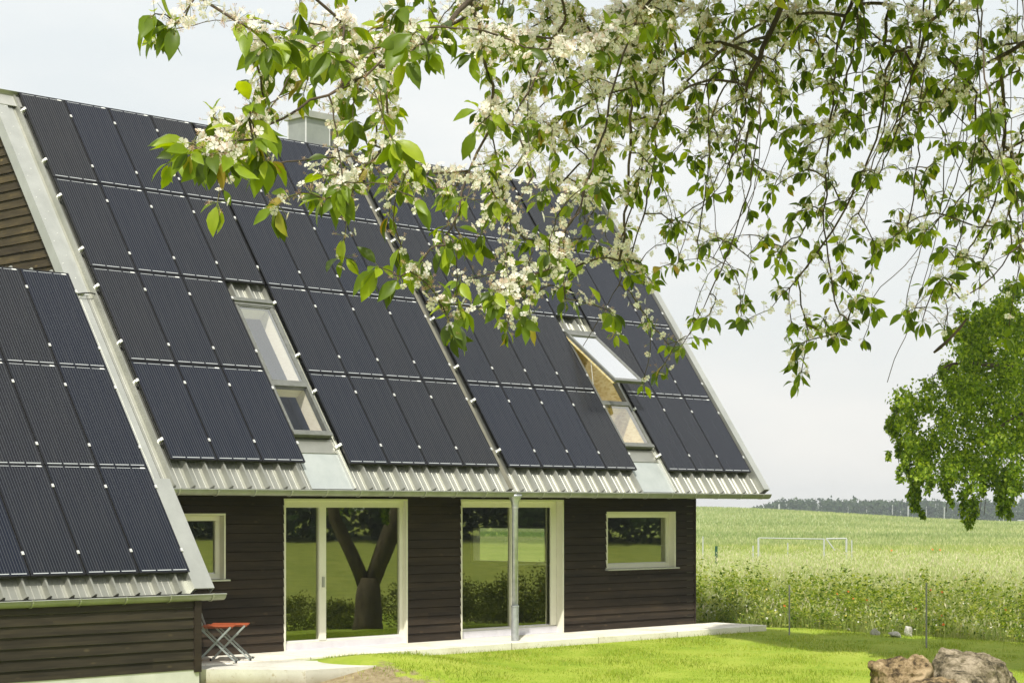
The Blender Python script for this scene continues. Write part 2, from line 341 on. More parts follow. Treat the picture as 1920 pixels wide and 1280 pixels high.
def groundmat():
    m, nt, N, L, b = new_mat('ground'); tc = nd(nt, 'ShaderNodeTexCoord'); O = tc.outputs['Object']
    sp = nd(nt, 'ShaderNodeSeparateXYZ'); L.new(O, sp.inputs[0])
    # distance from the house decides between lawn soil, meadow floor and the crop fields
    d = mth(nt, 'ADD', mth(nt, 'MULTIPLY', sp.outputs[0], FW[0]), mth(nt, 'MULTIPLY', sp.outputs[1], FW[1]))
    wob = mth(nt, 'MULTIPLY', mth(nt, 'SUBTRACT', noise_n(nt, O, .012, 2), .5), 60)
    dd = mth(nt, 'ADD', d, wob)
    near = ramp(nt, noise_n(nt, O, .9, 6), [(.3, (.17, .22, .045)), (.7, (.33, .35, .09))])
    f1 = ramp(nt, mth(nt, 'ADD', mth(nt, 'MULTIPLY', noise_n(nt, O, .35, 8, .8), .5), mth(nt, 'MULTIPLY', noise_n(nt, O, .05, 4, .6), .5)), [(.36, (.18, .27, .06)), (.5, (.30, .37, .12)), (.64, (.42, .45, .19))])
    f2 = ramp(nt, mth(nt, 'ADD', mth(nt, 'MULTIPLY', noise_n(nt, O, .16, 8, .8), .45), mth(nt, 'MULTIPLY', noise_n(nt, O, .018, 5, .6), .55)), [(.36, (.22, .29, .10)), (.5, (.31, .37, .16)), (.64, (.42, .45, .23))])
    def mixf(a, b2, fac):
        mx = nd(nt, 'ShaderNodeMix'); mx.data_type = 'RGBA'; L.new(fac, mx.inputs[0]); L.new(a, mx.inputs[6]); L.new(b2, mx.inputs[7]); return mx.outputs[2]
    def step(a, lo, hi):
        r = nd(nt, 'ShaderNodeMapRange'); r.inputs['From Min'].default_value = lo; r.inputs['From Max'].default_value = hi; L.new(a, r.inputs[0]); return r.outputs[0]
    c = mixf(near, f1, step(d, 14, 30)); c = mixf(c, f2, step(dd, 170, 190))
    gs = nd(nt, 'ShaderNodeRGB'); gs.outputs[0].default_value = (.11, .22, .03, 1)
    c = mixf(c, gs.outputs[0], mth(nt, 'MULTIPLY', mth(nt, 'MULTIPLY', step(dd, 150, 156), mth(nt, 'SUBTRACT', 1, step(dd, 172, 178))), .7))
    # tractor tracks on the far slope
    w = nd(nt, 'ShaderNodeTexWave'); w.inputs['Scale'].default_value = .022; w.inputs['Distortion'].default_value = 1.5; w.bands_direction = 'X'; L.new(O, w.inputs['Vector'])
    tr = mth(nt, 'MULTIPLY', mth(nt, 'GREATER_THAN', w.outputs['Fac'], .985), mth(nt, 'MULTIPLY', step(dd, 200, 220), .35))
    c = mixf(c, gs.outputs[0], tr)
    L.new(c, b.inputs['Base Color']); b.inputs['Roughness'].default_value = .95; b.inputs['Specular IOR Level'].default_value = .1
    bump(nt, b, noise_n(nt, O, 3, 6, .7), .6, .06)
    return m
M['ground'] = groundmat()
xs = axis_steps(4, .3, 2600); ys = axis_steps(-7.5, .3, 2600)
grid('ground', xs, ys, M['ground'])
def lawnmat():
    m, nt, N, L, b = new_mat('lawn'); tc = nd(nt, 'ShaderNodeTexCoord'); O = tc.outputs['Object']
    f = mth(nt, 'ADD', mth(nt, 'MULTIPLY', noise_n(nt, O, .8, 5, .7), .7), mth(nt, 'MULTIPLY', noise_n(nt, O, 14, 6, .7), .4))
    c = ramp(nt, f, [(.34, (.15, .25, .02)), (.5, (.25, .34, .03)), (.66, (.35, .41, .06))])
    sp = nd(nt, 'ShaderNodeSeparateXYZ'); L.new(O, sp.inputs[0])
    # bare, trampled soil by the step
    dx = mth(nt, 'SUBTRACT', sp.outputs[0], 1.2); dy = mth(nt, 'SUBTRACT', sp.outputs[1], -8.3)
    rr = mth(nt, 'SQRT', mth(nt, 'ADD', mth(nt, 'MULTIPLY', dx, dx), mth(nt, 'MULTIPLY', mth(nt, 'MULTIPLY', dy, dy), 1.6)))
    k = mth(nt, 'SUBTRACT', 1.5, mth(nt, 'ADD', rr, mth(nt, 'MULTIPLY', mth(nt, 'SUBTRACT', noise_n(nt, O, 2.2, 5, .7), .5), 2.6)))
    st = nd(nt, 'ShaderNodeMapRange'); st.inputs['From Min'].default_value = 0; st.inputs['From Max'].default_value = .3; L.new(k, st.inputs[0])
    mx = nd(nt, 'ShaderNodeMix'); mx.data_type = 'RGBA'; L.new(st.outputs[0], mx.inputs[0]); L.new(c, mx.inputs[6]); L.new(ramp(nt, noise_n(nt, O, 9, 5), [(.3, (.20, .15, .08)), (.7, (.36, .30, .18))]), mx.inputs[7])
    L.new(mx.outputs[2], b.inputs['Base Color']); b.inputs['Roughness'].default_value = .9; b.inputs['Specular IOR Level'].default_value = .15
    bump(nt, b, noise_n(nt, O, 40, 5, .7), .7, .03); return m
M['lawn'] = lawnmat()
# lawn sheet
ly = np.concatenate([np.arange(-34, -10, .5), np.arange(-10, -3.9, .2)])
V = []; F = []; K = 110
for j, y in enumerate(ly):
    for i in range(K):
        x = -16 + (edge_x(y) + 16) * i / (K - 1); V.append((x, y, float(gz(x, y)) + .025))
for j in range(len(ly) - 1):
    for i in range(K - 1): a = j * K + i; F.append((a, a + 1, a + K + 1, a + K))
tag(mesh_np('lawn', V, F, M['lawn'], smooth=True), kind='structure')

# grass blades
def blades(n, xy, h0, h1, w0, w1, lean=.35, seg=False, hf=None):
    n = len(xy); h = RNG.uniform(h0, h1, n)
    if hf is not None: h = h * hf
    w = RNG.uniform(w0, w1, n); a = RNG.uniform(0, 2 * PI, n)
    b = np.stack([xy[:, 0], xy[:, 1], gz(xy[:, 0], xy[:, 1])], 1)
    side = np.stack([np.cos(a), np.sin(a), 0 * a], 1) * w[:, None] / 2
    ln = RNG.normal(0, lean, (n, 2)) * h[:, None]
    tip = b + np.stack([ln[:, 0], ln[:, 1], h], 1)
    if not seg:
        V = np.stack([b - side, b + side, tip], 1).reshape(-1, 3); F = np.arange(3 * n).reshape(-1, 3); return V, F
    mid = b + np.stack([ln[:, 0] * .35, ln[:, 1] * .35, h * .6], 1)
    V = np.stack([b - side, b + side, mid + side * .9, mid - side * .9, tip + side * .15, tip - side * .15], 1).reshape(-1, 3)
    k = (np.arange(n) * 6)[:, None, None]; F = (np.array([[0, 1, 2, 3], [3, 2, 4, 5]])[None] + k).reshape(-1, 4); return V, F
M['blade'] = leafmat('lawn_blades', [(0, (.17, .27, .025)), (.4, (.27, .365, .035)), (.8, (.38, .44, .065)), (.97, (.50, .48, .17)), (1, (.75, .70, .25))], .4, .6, .1, 1.1)
def inview(px0, px1, d0, d1, n, pw=1.):
    d = d0 + (d1 - d0) * RNG.random(n) ** pw; px = RNG.uniform(px0, px1, n)
    P = CAM[None] + d[:, None] * (FW[None] + RT[None] * ((px - 960) / FPX)[:, None]); return P[:, :2]
xy = inview(380, 2250, 29, 50, 210000)
inside = (xy[:, 0] < edge_x(xy[:, 1]) + .1) & (xy[:, 1] < -5.62)
tong = (xy[:, 0] < 2.75) & (xy[:, 1] > -7.75)
bare = (np.hypot(xy[:, 0] - 1.2, (xy[:, 1] + 8.3) * 1.25) < RNG.uniform(.3, 1.6, len(xy)))
xy = xy[inside & ~tong & ~bare]
V, F = blades(0, xy, .03, .08, .008, .018, .45, False, .65 + .9 * sm(.5 + .5 * np.sin(xy[:, 0] * 1.7 + np.sin(xy[:, 1] * 2.3) * 1.4) * np.sin(xy[:, 1] * 1.9 + xy[:, 0] * .6)))
tag(mesh_np('lawn_grass', V, F, M['blade']), 'short bright green mown grass in front of the timber house', 'grass', kind='stuff')

# meadow
M['stem'] = leafmat('meadow_stems', [(0, (.24, .33, .09)), (.35, (.38, .46, .15)), (.7, (.50, .55, .23)), (.92, (.60, .60, .32)), (1, (.70, .64, .46))], .5, .7, .05, .35)
M['weed'] = leafmat('meadow_leaves', [(0, (.06, .12, .015)), (.4, (.18, .27, .03)), (.75, (.36, .43, .07)), (1, (.54, .55, .18))], .5, .6, .15)
def meadow_filter(xy, off=0.):
    return xy[(xy[:, 0] > edge_x(xy[:, 1]) + off)]
A = meadow_filter(inview(1180, 2200, 42, 62, 100000, .9), .05); B = meadow_filter(inview(1180, 2200, 60, 95, 60000)); Cc = inview(1180, 2200, 93, 150, 36000)
def hfac(xy):   # low herbs by the lawn, taller further in, in drifts
    e_ = xy[:, 0] - edge_x(xy[:, 1]); w_ = .5 + .5 * np.sin(xy[:, 0] * .9 + 2 * np.sin(xy[:, 1] * .37)) * np.sin(xy[:, 1] * .7 + xy[:, 0] * .23)
    return (.38 + .62 * sm(e_ / 7.)) * (.72 + .38 * w_)
V1, F1 = blades(0, A, .55, 1.2, .006, .016, .22, True, hfac(A))
V2, F2 = blades(0, B, .5, .95, .012, .026, .22, True, hfac(B))
V3, F3 = blades(0, Cc, .2, .5, .03, .06, .25, True)
Dd = inview(1180, 2200, 148, 400, 60000, 1.2); V4, F4 = blades(0, Dd, .2, .5, .07, .16, .25, True)
V = np.concatenate([V1, V2, V3]); F = np.concatenate([F1, F2 + len(V1), F3 + len(V1) + len(V2)])
M['crop'] = leafmat('crop_leaves', [(0, (.27, .35, .14)), (.5, (.40, .46, .22)), (.9, (.52, .55, .31)), (1, (.60, .60, .40))], .5, .8, .05, .03)
tag(mesh_np('field_crop', V4, F4, M['crop']), 'young green crop on the field before the far trees', 'crop', kind='stuff')
tag(mesh_np('meadow_grass', V, F, M['stem']), 'tall pale feathery meadow grass beyond the lawn edge', 'meadow', kind='stuff')
# seed heads: small tufts on top of stems
n = 30000
hd = meadow_filter(inview(1180, 2200, 44, 95, n, .8), .2); n = len(hd)
base = np.stack([hd[:, 0], hd[:, 1], gz(hd[:, 0], hd[:, 1]) + RNG.uniform(.75, 1.12, n) * hfac(hd)], 1)
dv = np.stack([RNG.normal(0, .35, n), RNG.normal(0, .35, n), np.ones(n)], 1)
PVq = [(0, 0, 0), (.5, -.16, .03), (1, 0, 0), (.5, .16, .03)]
V, F = scatter(PVq, [(0, 1, 2, 3)], frames(dv, RNG.normal(0, 1, (n, 3)), RNG.uniform(.07, .16, n)), base)
M['seed'] = leafmat('seed_heads', [(0, (.44, .52, .22)), (.6, (.54, .57, .30)), (1, (.66, .60, .44))], .4, .8, .05, plain=True)
tag(mesh_np('meadow_seed_heads', V, F, M['seed']), 'pale straw seed heads nodding above the meadow grass', 'meadow', kind='stuff')
# leafy weeds in the front strip
nc = 1500; cp = meadow_filter(inview(1250, 2150, 43.5, 56, nc * 3, 1.), .1)
cp = cp[(cp[:, 0] < edge_x(cp[:, 1]) + 6.5)][:nc]
T = []; hh = []
for (x, y) in cp:
    H = random.uniform(.3, 1.0) * random.uniform(.8, 1.5) * (.45 + .12 * min(5, x - float(edge_x(y)))); k = int(30 * H + 12); g0 = float(gz(x, y))
    for i in range(k):
        t = random.random(); a = random.uniform(0, 2 * PI); r = .22 * (1 - .5 * t) * math.sqrt(random.random())
        T.append((x + r * math.cos(a), y + r * math.sin(a), g0 + .08 + H * t))
T = np.array(T); n = len(T)
ax = RNG.normal(0, 1, (n, 3)); ax[:, 2] *= .5
PL = [(0, 0, 0), (.45, -.24, .05), (1, 0, -.12), (.45, .24, .05)]
V, F = scatter(PL, [(0, 1, 2, 3)], frames(ax, RNG.normal(0, .5, (n, 3)) + [0, 0, 1], RNG.uniform(.05, .15, n)), T)
tag(mesh_np('meadow_weeds', V, F, M['weed']), 'leafy green weeds and flowers along the front of the meadow', 'weeds', kind='stuff')
# small white and yellow flowers
n = 5200; p = meadow_filter(inview(1250, 2150, 43.5, 60, n), .1); n = len(p)
T = np.stack([p[:, 0], p[:, 1], gz(p[:, 0], p[:, 1]) + RNG.uniform(.2, 1., n) * hfac(p)], 1)
V, F = scatter([(-.5, -.5, 0), (.5, -.5, 0), (.5, .5, 0), (-.5, .5, 0)], [(0, 1, 2, 3)], frames(RNG.normal(0, 1, (n, 3)), RNG.normal(0, .6, (n, 3)) + [-.4, -.4, .5], RNG.uniform(.025, .05, n)), T)
M['tinyflower'] = leafmat('tiny_flowers', [(0, (.75, .76, .66)), (.7, (.8, .8, .7)), (.82, (.75, .66, .10)), (1, (.70, .42, .33))], .3, .8, .05, plain=True)
tag(mesh_np('meadow_flowers', V, F, M['tinyflower']), 'tiny white and yellow wild flowers sprinkled through the meadow', 'wild flowers', kind='stuff')

# ------------------------------------------------------------------ HOUSE
house = empty('timber_house', (7.5, 0, 0), 'dark brown timber house with steep roof of black solar panels and a lower wing', 'house')
def part(mb, name, mat, parent=None, **k): return mb.build(name, mat, parent or house, **k)
EV = 9.22; EVW = 11.38          # eaves, down-slope
YW = -4.1; XR = 15.45; FZ = .10; WZ = 3.15   # front wall, right end, floor, wall top
wedge = R(0)
# siding with openings --------------------------------------------------
PITCH = .172
def siding(mb, axis, a0, a1, z0, z1, plane, sgn, openings=(), clip=None):
    """lapped boards; axis 'x' wall at y=plane, axis 'y' wall at x=plane; sgn = outward direction"""
    GR = .009; z = z0; cuts0 = sorted({q for o in openings for q in (o[2], o[3])})
    while z < z1 - .01:
        zt = min(z + PITCH, z1); cuts = [z] + [c for c in cuts0 if z + .002 < c < zt - .002] + [zt]
        for c0, c1 in zip(cuts[:-1], cuts[1:]):
            cm = (c0 + c1) / 2; A0, A1 = a0, a1
            if clip: A0, A1 = clip(c1)
            if A1 <= A0: continue
            iv = [(A0, A1)]
            for o in openings:
                if o[2] <= cm <= o[3]:
                    nv = []
                    for (s, e_) in iv:
                        if o[1] <= s or o[0] >= e_: nv.append((s, e_)); continue
                        if o[0] > s: nv.append((s, o[0]))
                        if o[1] < e_: nv.append((o[1], e_))
                    iv = nv
            o0 = .032 - .029 * (c0 - z) / PITCH; o1 = .032 - .029 * (c1 - z) / PITCH
            for (s, e_) in iv:
                def P(a, out, zz): return (a, plane + sgn * out, zz) if axis == 'x' else (plane + sgn * out, a, zz)
                ct = c1 - GR if abs(c1 - zt) < 1e-6 and c1 - c0 > GR else c1; mb.face([P(s, o0, c0), P(e_, o0, c0), P(e_, o1, ct), P(s, o1, ct)])
                if c0 == z:
                    mb.face([P(s, -.0125, c0), P(e_, -.0125, c0), P(e_, o0, c0), P(s, o0, c0)])
                if abs(c1 - zt) < 1e-6: mb.face([P(s, -.012, c1 - .001), P(e_, -.012, c1 - .001), P(e_, o1, c1 - GR), P(s, o1, c1 - GR)])
        z += PITCH
def slabwall(mb, axis, a0, a1, z0, z1, p0, p1, openings=()):
    """solid wall with rectangular holes"""
    xs_ = sorted({a0, a1, *[q for o in openings for q in o[:2]]}); zs_ = sorted({z0, z1, *[q for o in openings for q in o[2:]]})
    for x0, x1 in zip(xs_[:-1], xs_[1:]):
        for q0, q1 in zip(zs_[:-1], zs_[1:]):
            cx, cz = (x0 + x1) / 2, (q0 + q1) / 2
            if any(o[0] < cx < o[1] and o[2] < cz < o[3] for o in openings): continue
            if axis == 'x': mb.box((x0, min(p0, p1), q0), (x1, max(p0, p1), q1))
            else: mb.box((min(p0, p1), x0, q0), (max(p0, p1), x1, q1))
D1 = (3.19, 6.35, .06, 2.985); D2 = (7.84, 10.95, .07, 2.99); WR = (12.35, 14.76, 1.45, 2.73); WL = (.20, 1.82, 1.50, 2.705)
OP = [D1, D2, WR, WL]
mb = MB(); siding(mb, 'x', -.3, XR, FZ + .005, WZ + .2, YW, -1, OP); part(mb, 'wall', M['wood'])
mb = MB(); slabwall(mb, 'x', -.3, XR - .012, FZ - .3, WZ + .15, YW + .013, YW + .30, OP); part(mb, 'wall_core', M['interior'])
mb = MB(); mb.box((XR, YW - .035, FZ), (XR + .05, YW + .03, WZ + .15)); part(mb, 'corner_board', M['wood'])
# right end wall with the window one sees through the rooms
WE = (.45, 3.15, 1.39, 2.37)
mb = MB()
def clipR(z):
    h = (Z0 - z) / math.tan(AL) - .12; h = max(h, 0); return (max(YW, -h), min(-YW, h))
siding(mb, 'y', YW, -YW, FZ, Z0 - .3, XR, 1, [WE], clipR); part(mb, 'gable_wall', M['wood_end'])
mb = MB(); slabwall(mb, 'y', YW, -YW, FZ - .3, WZ, XR - .25, XR - .02, [WE]); part(mb, 'wall_core', M['interior'])
mb = MB()
for s in (0, 1):
    pass
def frame_rect(mb, axis, a0, a1, z0, z1, p0, p1, w, wb=None, m=0):
    wb = wb or w
    def bx(A0, A1, B0, B1):
        if axis == 'x': mb.box((A0, p0, B0), (A1, p1, B1), m)
        else: mb.box((p0, A0, B0), (p1, A1, B1), m)
    bx(a0, a1, z1 - w, z1); bx(a0, a1, z0, z0 + wb); bx(a0, a0 + w, z0 + wb, z1 - w); bx(a1 - w, a1, z0 + wb, z1 - w)
win = empty('window', (XR, 1.8, 1.4), None, None); win.parent = house; win.location = Vector((XR, 1.8, 1.4)) - house.location
def fp(mb, name, mat, parent, **k): return mb.build(name, mat, parent, **k)
mb = MB(); frame_rect(mb, 'y', WE[0], WE[1], WE[2], WE[3], XR - .22, XR + .03, .07); fp(mb, 'frame', M['white'], win)
mb = MB(); mb.face([(XR - .1, WE[0] + .06, WE[2] + .06), (XR - .1, WE[1] - .06, WE[2] + .06), (XR - .1, WE[1] - .06, WE[3] - .06), (XR - .1, WE[0] + .06, WE[3] - .06)]); fp(mb, 'pane', M['skyglass'], win)
# left gable wall, above the wing
mb = MB()
def clipL(z):
    h = (Z0 - z) / math.tan(AL) - .22; return (-max(h, 0), max(h, 0))
siding(mb, 'y', -5, 5, 3.3, Z0 - .35, -.42, -1, (), clipL); part(mb, 'gable_wall', M['wood_end'])
mb = MB(); mb.face([(-.40, -5.05, 3.2), (-.40, 5.05, 3.2), (-.40, 0, Z0 - .25)]); mb.box((-.39, YW, 0), (-.30, 4.1, 3.2)); part(mb, 'wall_core', M['interior'])
# back wall, floor, ceiling
mb = MB(); siding(mb, 'x', -.4, XR, FZ, WZ + .2, 4.1, 1, ()); part(mb, 'wall', M['wood'])
mb = MB(); mb.box((-.3, 3.8, -.2), (XR - .26, 4.08, WZ)); part(mb, 'wall_core', M['interior'])
mb = MB(); mb.box((-.3, YW + .3, .02), (XR - .25, 3.8, .09)); part(mb, 'floor_slab', M['intfloor'])
mb = MB(); mb.box((-.3, YW + .31, WZ + .02), (XR - .25, 3.8, WZ + .12)); part(mb, 'ceiling_slab', M['interior'])
# partitions
mb = MB(); mb.box((7.0, YW + .31, .09), (7.12, 3.79, WZ)); part(mb, 'partition', M['interior'])
mb = MB(); mb.box((2.6, YW + .31, .09), (2.7, 3.79, WZ)); part(mb, 'partition', M['interior'])
# wing ------------------------------------------------------------------
YG = -6.42; XG = -.48
wtop = 1.30
mb = MB(); siding(mb, 'x', -12, XG - .10, .115, wtop + .05, YG, -1); part(mb, 'wing_wall', M['wood_wing'])
mb = MB(); mb.box((-12, YG + .003, -.1), (XG, YG + .2, wtop - .05));  part(mb, 'wall_core', M['interior'])
mb = MB(); siding(mb, 'y', YG, -4.15, .115, 3.0, XG, 1, (), lambda z: (max(YG, -(Z0 - z) / math.tan(AL) + .20), -4.13)); part(mb, 'wing_wall', M['wood_wing'])
mb = MB(); mb.box((XG - .10, YG - .055, .07), (XG + .035, YG + .02, wtop + .05)); part(mb, 'corner_board', M['wood'])
mb = MB(); mb.box((-12, YG - .02, -1.2), (XG + .01, YG + .3, .112)); part(mb, 'plinth', M['plinth'])
mb = MB(); mb.box((-.29, YW - .012, -.8), (XR + .02, YW + .2, .098)); part(mb, 'plinth', M['plinth'])

# roof sheets: trapezoidal profile ---------------------------------------
NB = -.150; RH = .088; RPI = .412
def ribbed(mb, u0, u1, v0, v1, ph=0., thick=.03):
    prof = []; k = math.floor((u0 - ph) / RPI) - 1; 
    pts = []
    while True:
        c = ph + k * RPI
        if c - .06 > u1: break
        pts += [(c - .075, 0), (c - .038, RH), (c - .006, RH), (c + .022, 0)]
        for g in (.14, .27): pts += [(c + g - .006, 0), (c + g, .007), (c + g + .006, 0)]
        k += 1
    pts = [(min(max(u, u0), u1), n) if (u0 - .001 <= u <= u1 + .001) else None for u, n in pts]
    pts = [(u0, 0)] + [p for p in pts if p is not None] + [(u1, 0)]
    for (a, na), (b_, nb) in zip(pts[:-1], pts[1:]):
        if b_ - a < 1e-5 and abs(na - nb) < 1e-5: continue
        mb.face([rp(a, v0, NB + na), rp(b_, v0, NB + nb), rp(b_, v1, NB + nb), rp(a, v1, NB + na)])
        mb.face([rp(a, v1, NB - .004), rp(b_, v1, NB - .004), rp(b_, v1, NB + nb), rp(a, v1, NB + na)])
VB = 4.39; V1s = 4.80; V2s = 8.03; SKU = [(3.045, 4.045), (12.44, 13.49)]
PHA = -.05
mb = MB()
ribbed(mb, -.25, 3.03, 0, EV, PHA); ribbed(mb, 3.03, 4.06, 0, V1s - .03, PHA); ribbed(mb, 4.06, 12.43, 0, EV, PHA); ribbed(mb, 12.43, 13.50, 0, V1s - .03, PHA); ribbed(mb, 13.50, 16.62, 0, EV, PHA)
# back slope
mb.face([(-.55, 0, Z0), (16.8, 0, Z0), (16.8, 5.4, Z0 - 5.4 * math.tan(AL)), (-.55, 5.4, Z0 - 5.4 * math.tan(AL))])
roof = part(mb, 'roof', M['sheet'])
# bright side ribs of the flashing by the roof windows
for (a, b_) in SKU:
    mb = MB(); mb.rbox(a - .01, b_ + .0, V2s + .05, 8.40, NB + .002, NB + .030); part(mb, 'apron', M['sheet'], roof)
for (a, b_) in SKU:
    mb = MB(); mb.rbox(a - .012, b_ - .03, 8.40, EV - .005, NB + .001, NB + .012); 
    part(mb, 'flashing', M['flash'], roof)
    mb = MB(); mb.hexa([rp(b_ - .03, V1s, NB), rp(b_ - .03, EV, NB), rp(b_ + .03, EV, NB), rp(b_ + .03, V1s, NB), rp(b_ - .005, V1s, NB + .05), rp(b_ - .005, EV, NB + .05), rp(b_ + .02, EV, NB + .05), rp(b_ + .02, V1s, NB + .05)])
    part(mb, 'flashing_rib', M['verge'], roof)
# roof build-up under the sheet (rafters and boards hidden), with shafts left open
mb = MB()
for (a, b_) in [(-.40, 3.02), (4.08, 12.42), (13.52, 16.75)]: mb.rbox(a, b_, .05, EV - .04, NB - .26, NB - .012)
for (a, b_) in SKU: mb.rbox(a, b_, .05, V1s - .05, NB - .26, NB - .012); mb.rbox(a, b_, 8.02, EV - .04, NB - .26, NB - .012)
part(mb, 'roof_deck', M['wood'], roof)
# wing roof
mb = MB(); ribbed(mb, -12, -.60, 4.48, EVW, -.815); roofw = part(mb, 'wing_roof', M['sheet'])
mb = MB(); mb.rbox(-12, -.45, 4.5, EVW - .05, NB - .24, NB - .012); 
pk = rp(0, 4.46, NB); mb.face([(-12, pk[1], pk[2]), (-.5, pk[1], pk[2]), (-.5, pk[1] + 3.2, pk[2] - 4.6), (-12, pk[1] + 3.2, pk[2] - 4.6)])
part(mb, 'roof_deck', M['wood'], roofw)
# wing verge trim, lapping over
mb = MB(); mb.rbox(-.60, -.545, 5.0, EVW - .01, NB - .01, -.012); mb.rbox(-.545, -.20, 9.12, EVW - .01, -.035, -.012); mb.rbox(-.205, -.19, 9.12, EVW - .01, -.16, -.0125)
part(mb, 'verge_trim', M['verge'], roofw)
# valley strip between wing and main panels
mb = MB(); mb.rbox(-.52, -.26, 4.9, EV, NB - .008, NB + .004); mb.rbox(-.40, -.385, 4.9, EV, NB + .004, NB + .014); part(mb, 'valley_sheet', M['verge'], roof)
# upper left verge
mb = MB(); mb.rbox(-.555, -.30, .02, 4.95, NB - .01, NB + .05); mb.rbox(-.567, -.555, .02, 4.95, NB - .17, NB + .05)
mb.rbox(-.30, -.18, .02, 4.95, NB - .006, NB + .008)
part(mb, 'verge_trim', M['verge'], roof)
for i in range(9):
    for u in (-.50, -.36):
        mb = MB(); c = np.array(rp(u, .35 + i * .53 + (.2 if u < -.4 else 0), NB + .05)); mb.tube([c, c + NV * .008], .009, 6); part(mb, 'screw', M['alu'], roof)
# right verge
mb = MB(); mb.rbox(16.60, 16.66, .0, EV, NB - .01, .03); mb.rbox(16.66, 16.80, .0, EV, .005, .028); mb.rbox(16.80, 16.812, .0, EV, NB - .22, .03)
part(mb, 'verge_trim', M['verge'], roof)
# ridge
mb = MB(); mb.rbox(-.57, 16.81, -.07, .31, NB + .045, NB + .060); a = rp(0, -.075, NB + .06)
mb.hexa([(-.57, a[1], a[2] - .02), (16.81, a[1], a[2] - .02), (16.81, .38, a[2] - .55), (-.57, .38, a[2] - .55), (-.57, a[1], a[2] + .006), (16.81, a[1], a[2] + .006), (16.81, .4, a[2] - .53), (-.57, .4, a[2] - .53)])
mb.rbox(-.57, 16.81, -.085, -.07, NB + .02, NB + .075)
part(mb, 'ridge_cap', M['zinc'], roof)
# cable over the valley
mb = MB(); mb.tube([rp(-.56 + .55 * t, 5.0 - .06 * t, NB + .05 + .05 * math.sin(PI * t)) for t in np.linspace(0, 1, 8)], .012, 6); part(mb, 'cable', M['rubber'], roof)

mb = MB(); mb.rbox(8.15, 8.27, .3, EV, NB + .002, -.055); part(mb, 'seam_shade_strip', M['seam_shade'], roof)  # added strip: the gap's shade is put into its dark colour
# gutters ----------------------------------------------------------------
def gutter(u0, u1, v, brk):
    c = np.array(rp(0, v, NB)); cy, cz = c[1] - .055, c[2] - .020; r = .105
    mb = MB(); n = 10; prev = None
    ring = [(math.cos(PI + PI * i / n) * r, math.sin(PI + PI * i / n) * r) for i in range(n + 1)]
    for (y0, z0_), (y1, z1_) in zip(ring[:-1], ring[1:]):
        mb.face([(u0, cy + y0, cz + z0_), (u1, cy + y0, cz + z0_), (u1, cy + y1, cz + z1_), (u0, cy + y1, cz + z1_)])
        k = .96; mb.face([(u0, cy + y0 * k, cz + z0_ * k), (u1, cy + y0 * k, cz + z0_ * k), (u1, cy + y1 * k, cz + z1_ * k), (u0, cy + y1 * k, cz + z1_ * k)])
    for u in (u0, u1): mb.face([(u, cy + a_, cz + b_) for a_, b_ in ring])
    mb.tube([(u0, cy - r, cz), (u1, cy - r, cz)], .014, 8)
    g = part(mb, 'gutter', M['gutter'], smooth=False, fixn=False)
    for u in brk:
        mb = MB(); ring2 = [(math.cos(PI + PI * i / n) * (r + .014), math.sin(PI + PI * i / n) * (r + .014)) for i in range(n + 1)]
        for (y0, z0_), (y1, z1_) in zip(ring2[:-1], ring2[1:]):
            mb.hexa([(u - .014, cy + y0, cz + z0_), (u + .014, cy + y0, cz + z0_), (u + .014, cy + y1, cz + z1_), (u - .014, cy + y1, cz + z1_),
                     (u - .014, cy + y0 * .96, cz + z0_ * .96), (u + .014, cy + y0 * .96, cz + z0_ * .96), (u + .014, cy + y1 * .96, cz + z1_ * .96), (u - .014, cy + y1 * .96, cz + z1_ * .96)])
        mb.box((u - .014, cy - r - .02, cz + .002), (u + .014, cy - r + .02, cz + .018))
        mb.build('gutter_bracket', M['zinc'], g)
    return cy, cz
GY, GZ = gutter(-.30, 16.86, EV, [-.05 + .83 * i for i in range(21)])
gutter(-12, .02, EVW, [-.25 - .86 * i for i in range(9)])
# downpipe
mb = MB(); px_ = 8.33
mb.tube([(px_, GY, GZ - .05), (px_, GY, GZ - .10), (px_, GY, GZ - .20), (px_, GY, GZ - .30), (px_, GY, .75)], [.15, .13, .085, .065, .065], 20); dp = part(mb, 'downpipe', M['pipe'], smooth=True)
mb = MB(); mb.tube([(px_, GY, .80), (px_, GY, .02)], .078, 20); mb.tube([(px_, GY, .82), (px_, GY, .79)], .084, 20); mb.build('standpipe', M['pipe'], dp, smooth=False)
mb = MB(); mb.tube([(px_, GY, GZ - .30), (px_, GY, GZ - .33)], .072, 20); mb.build('collar', M['zinc'], dp)

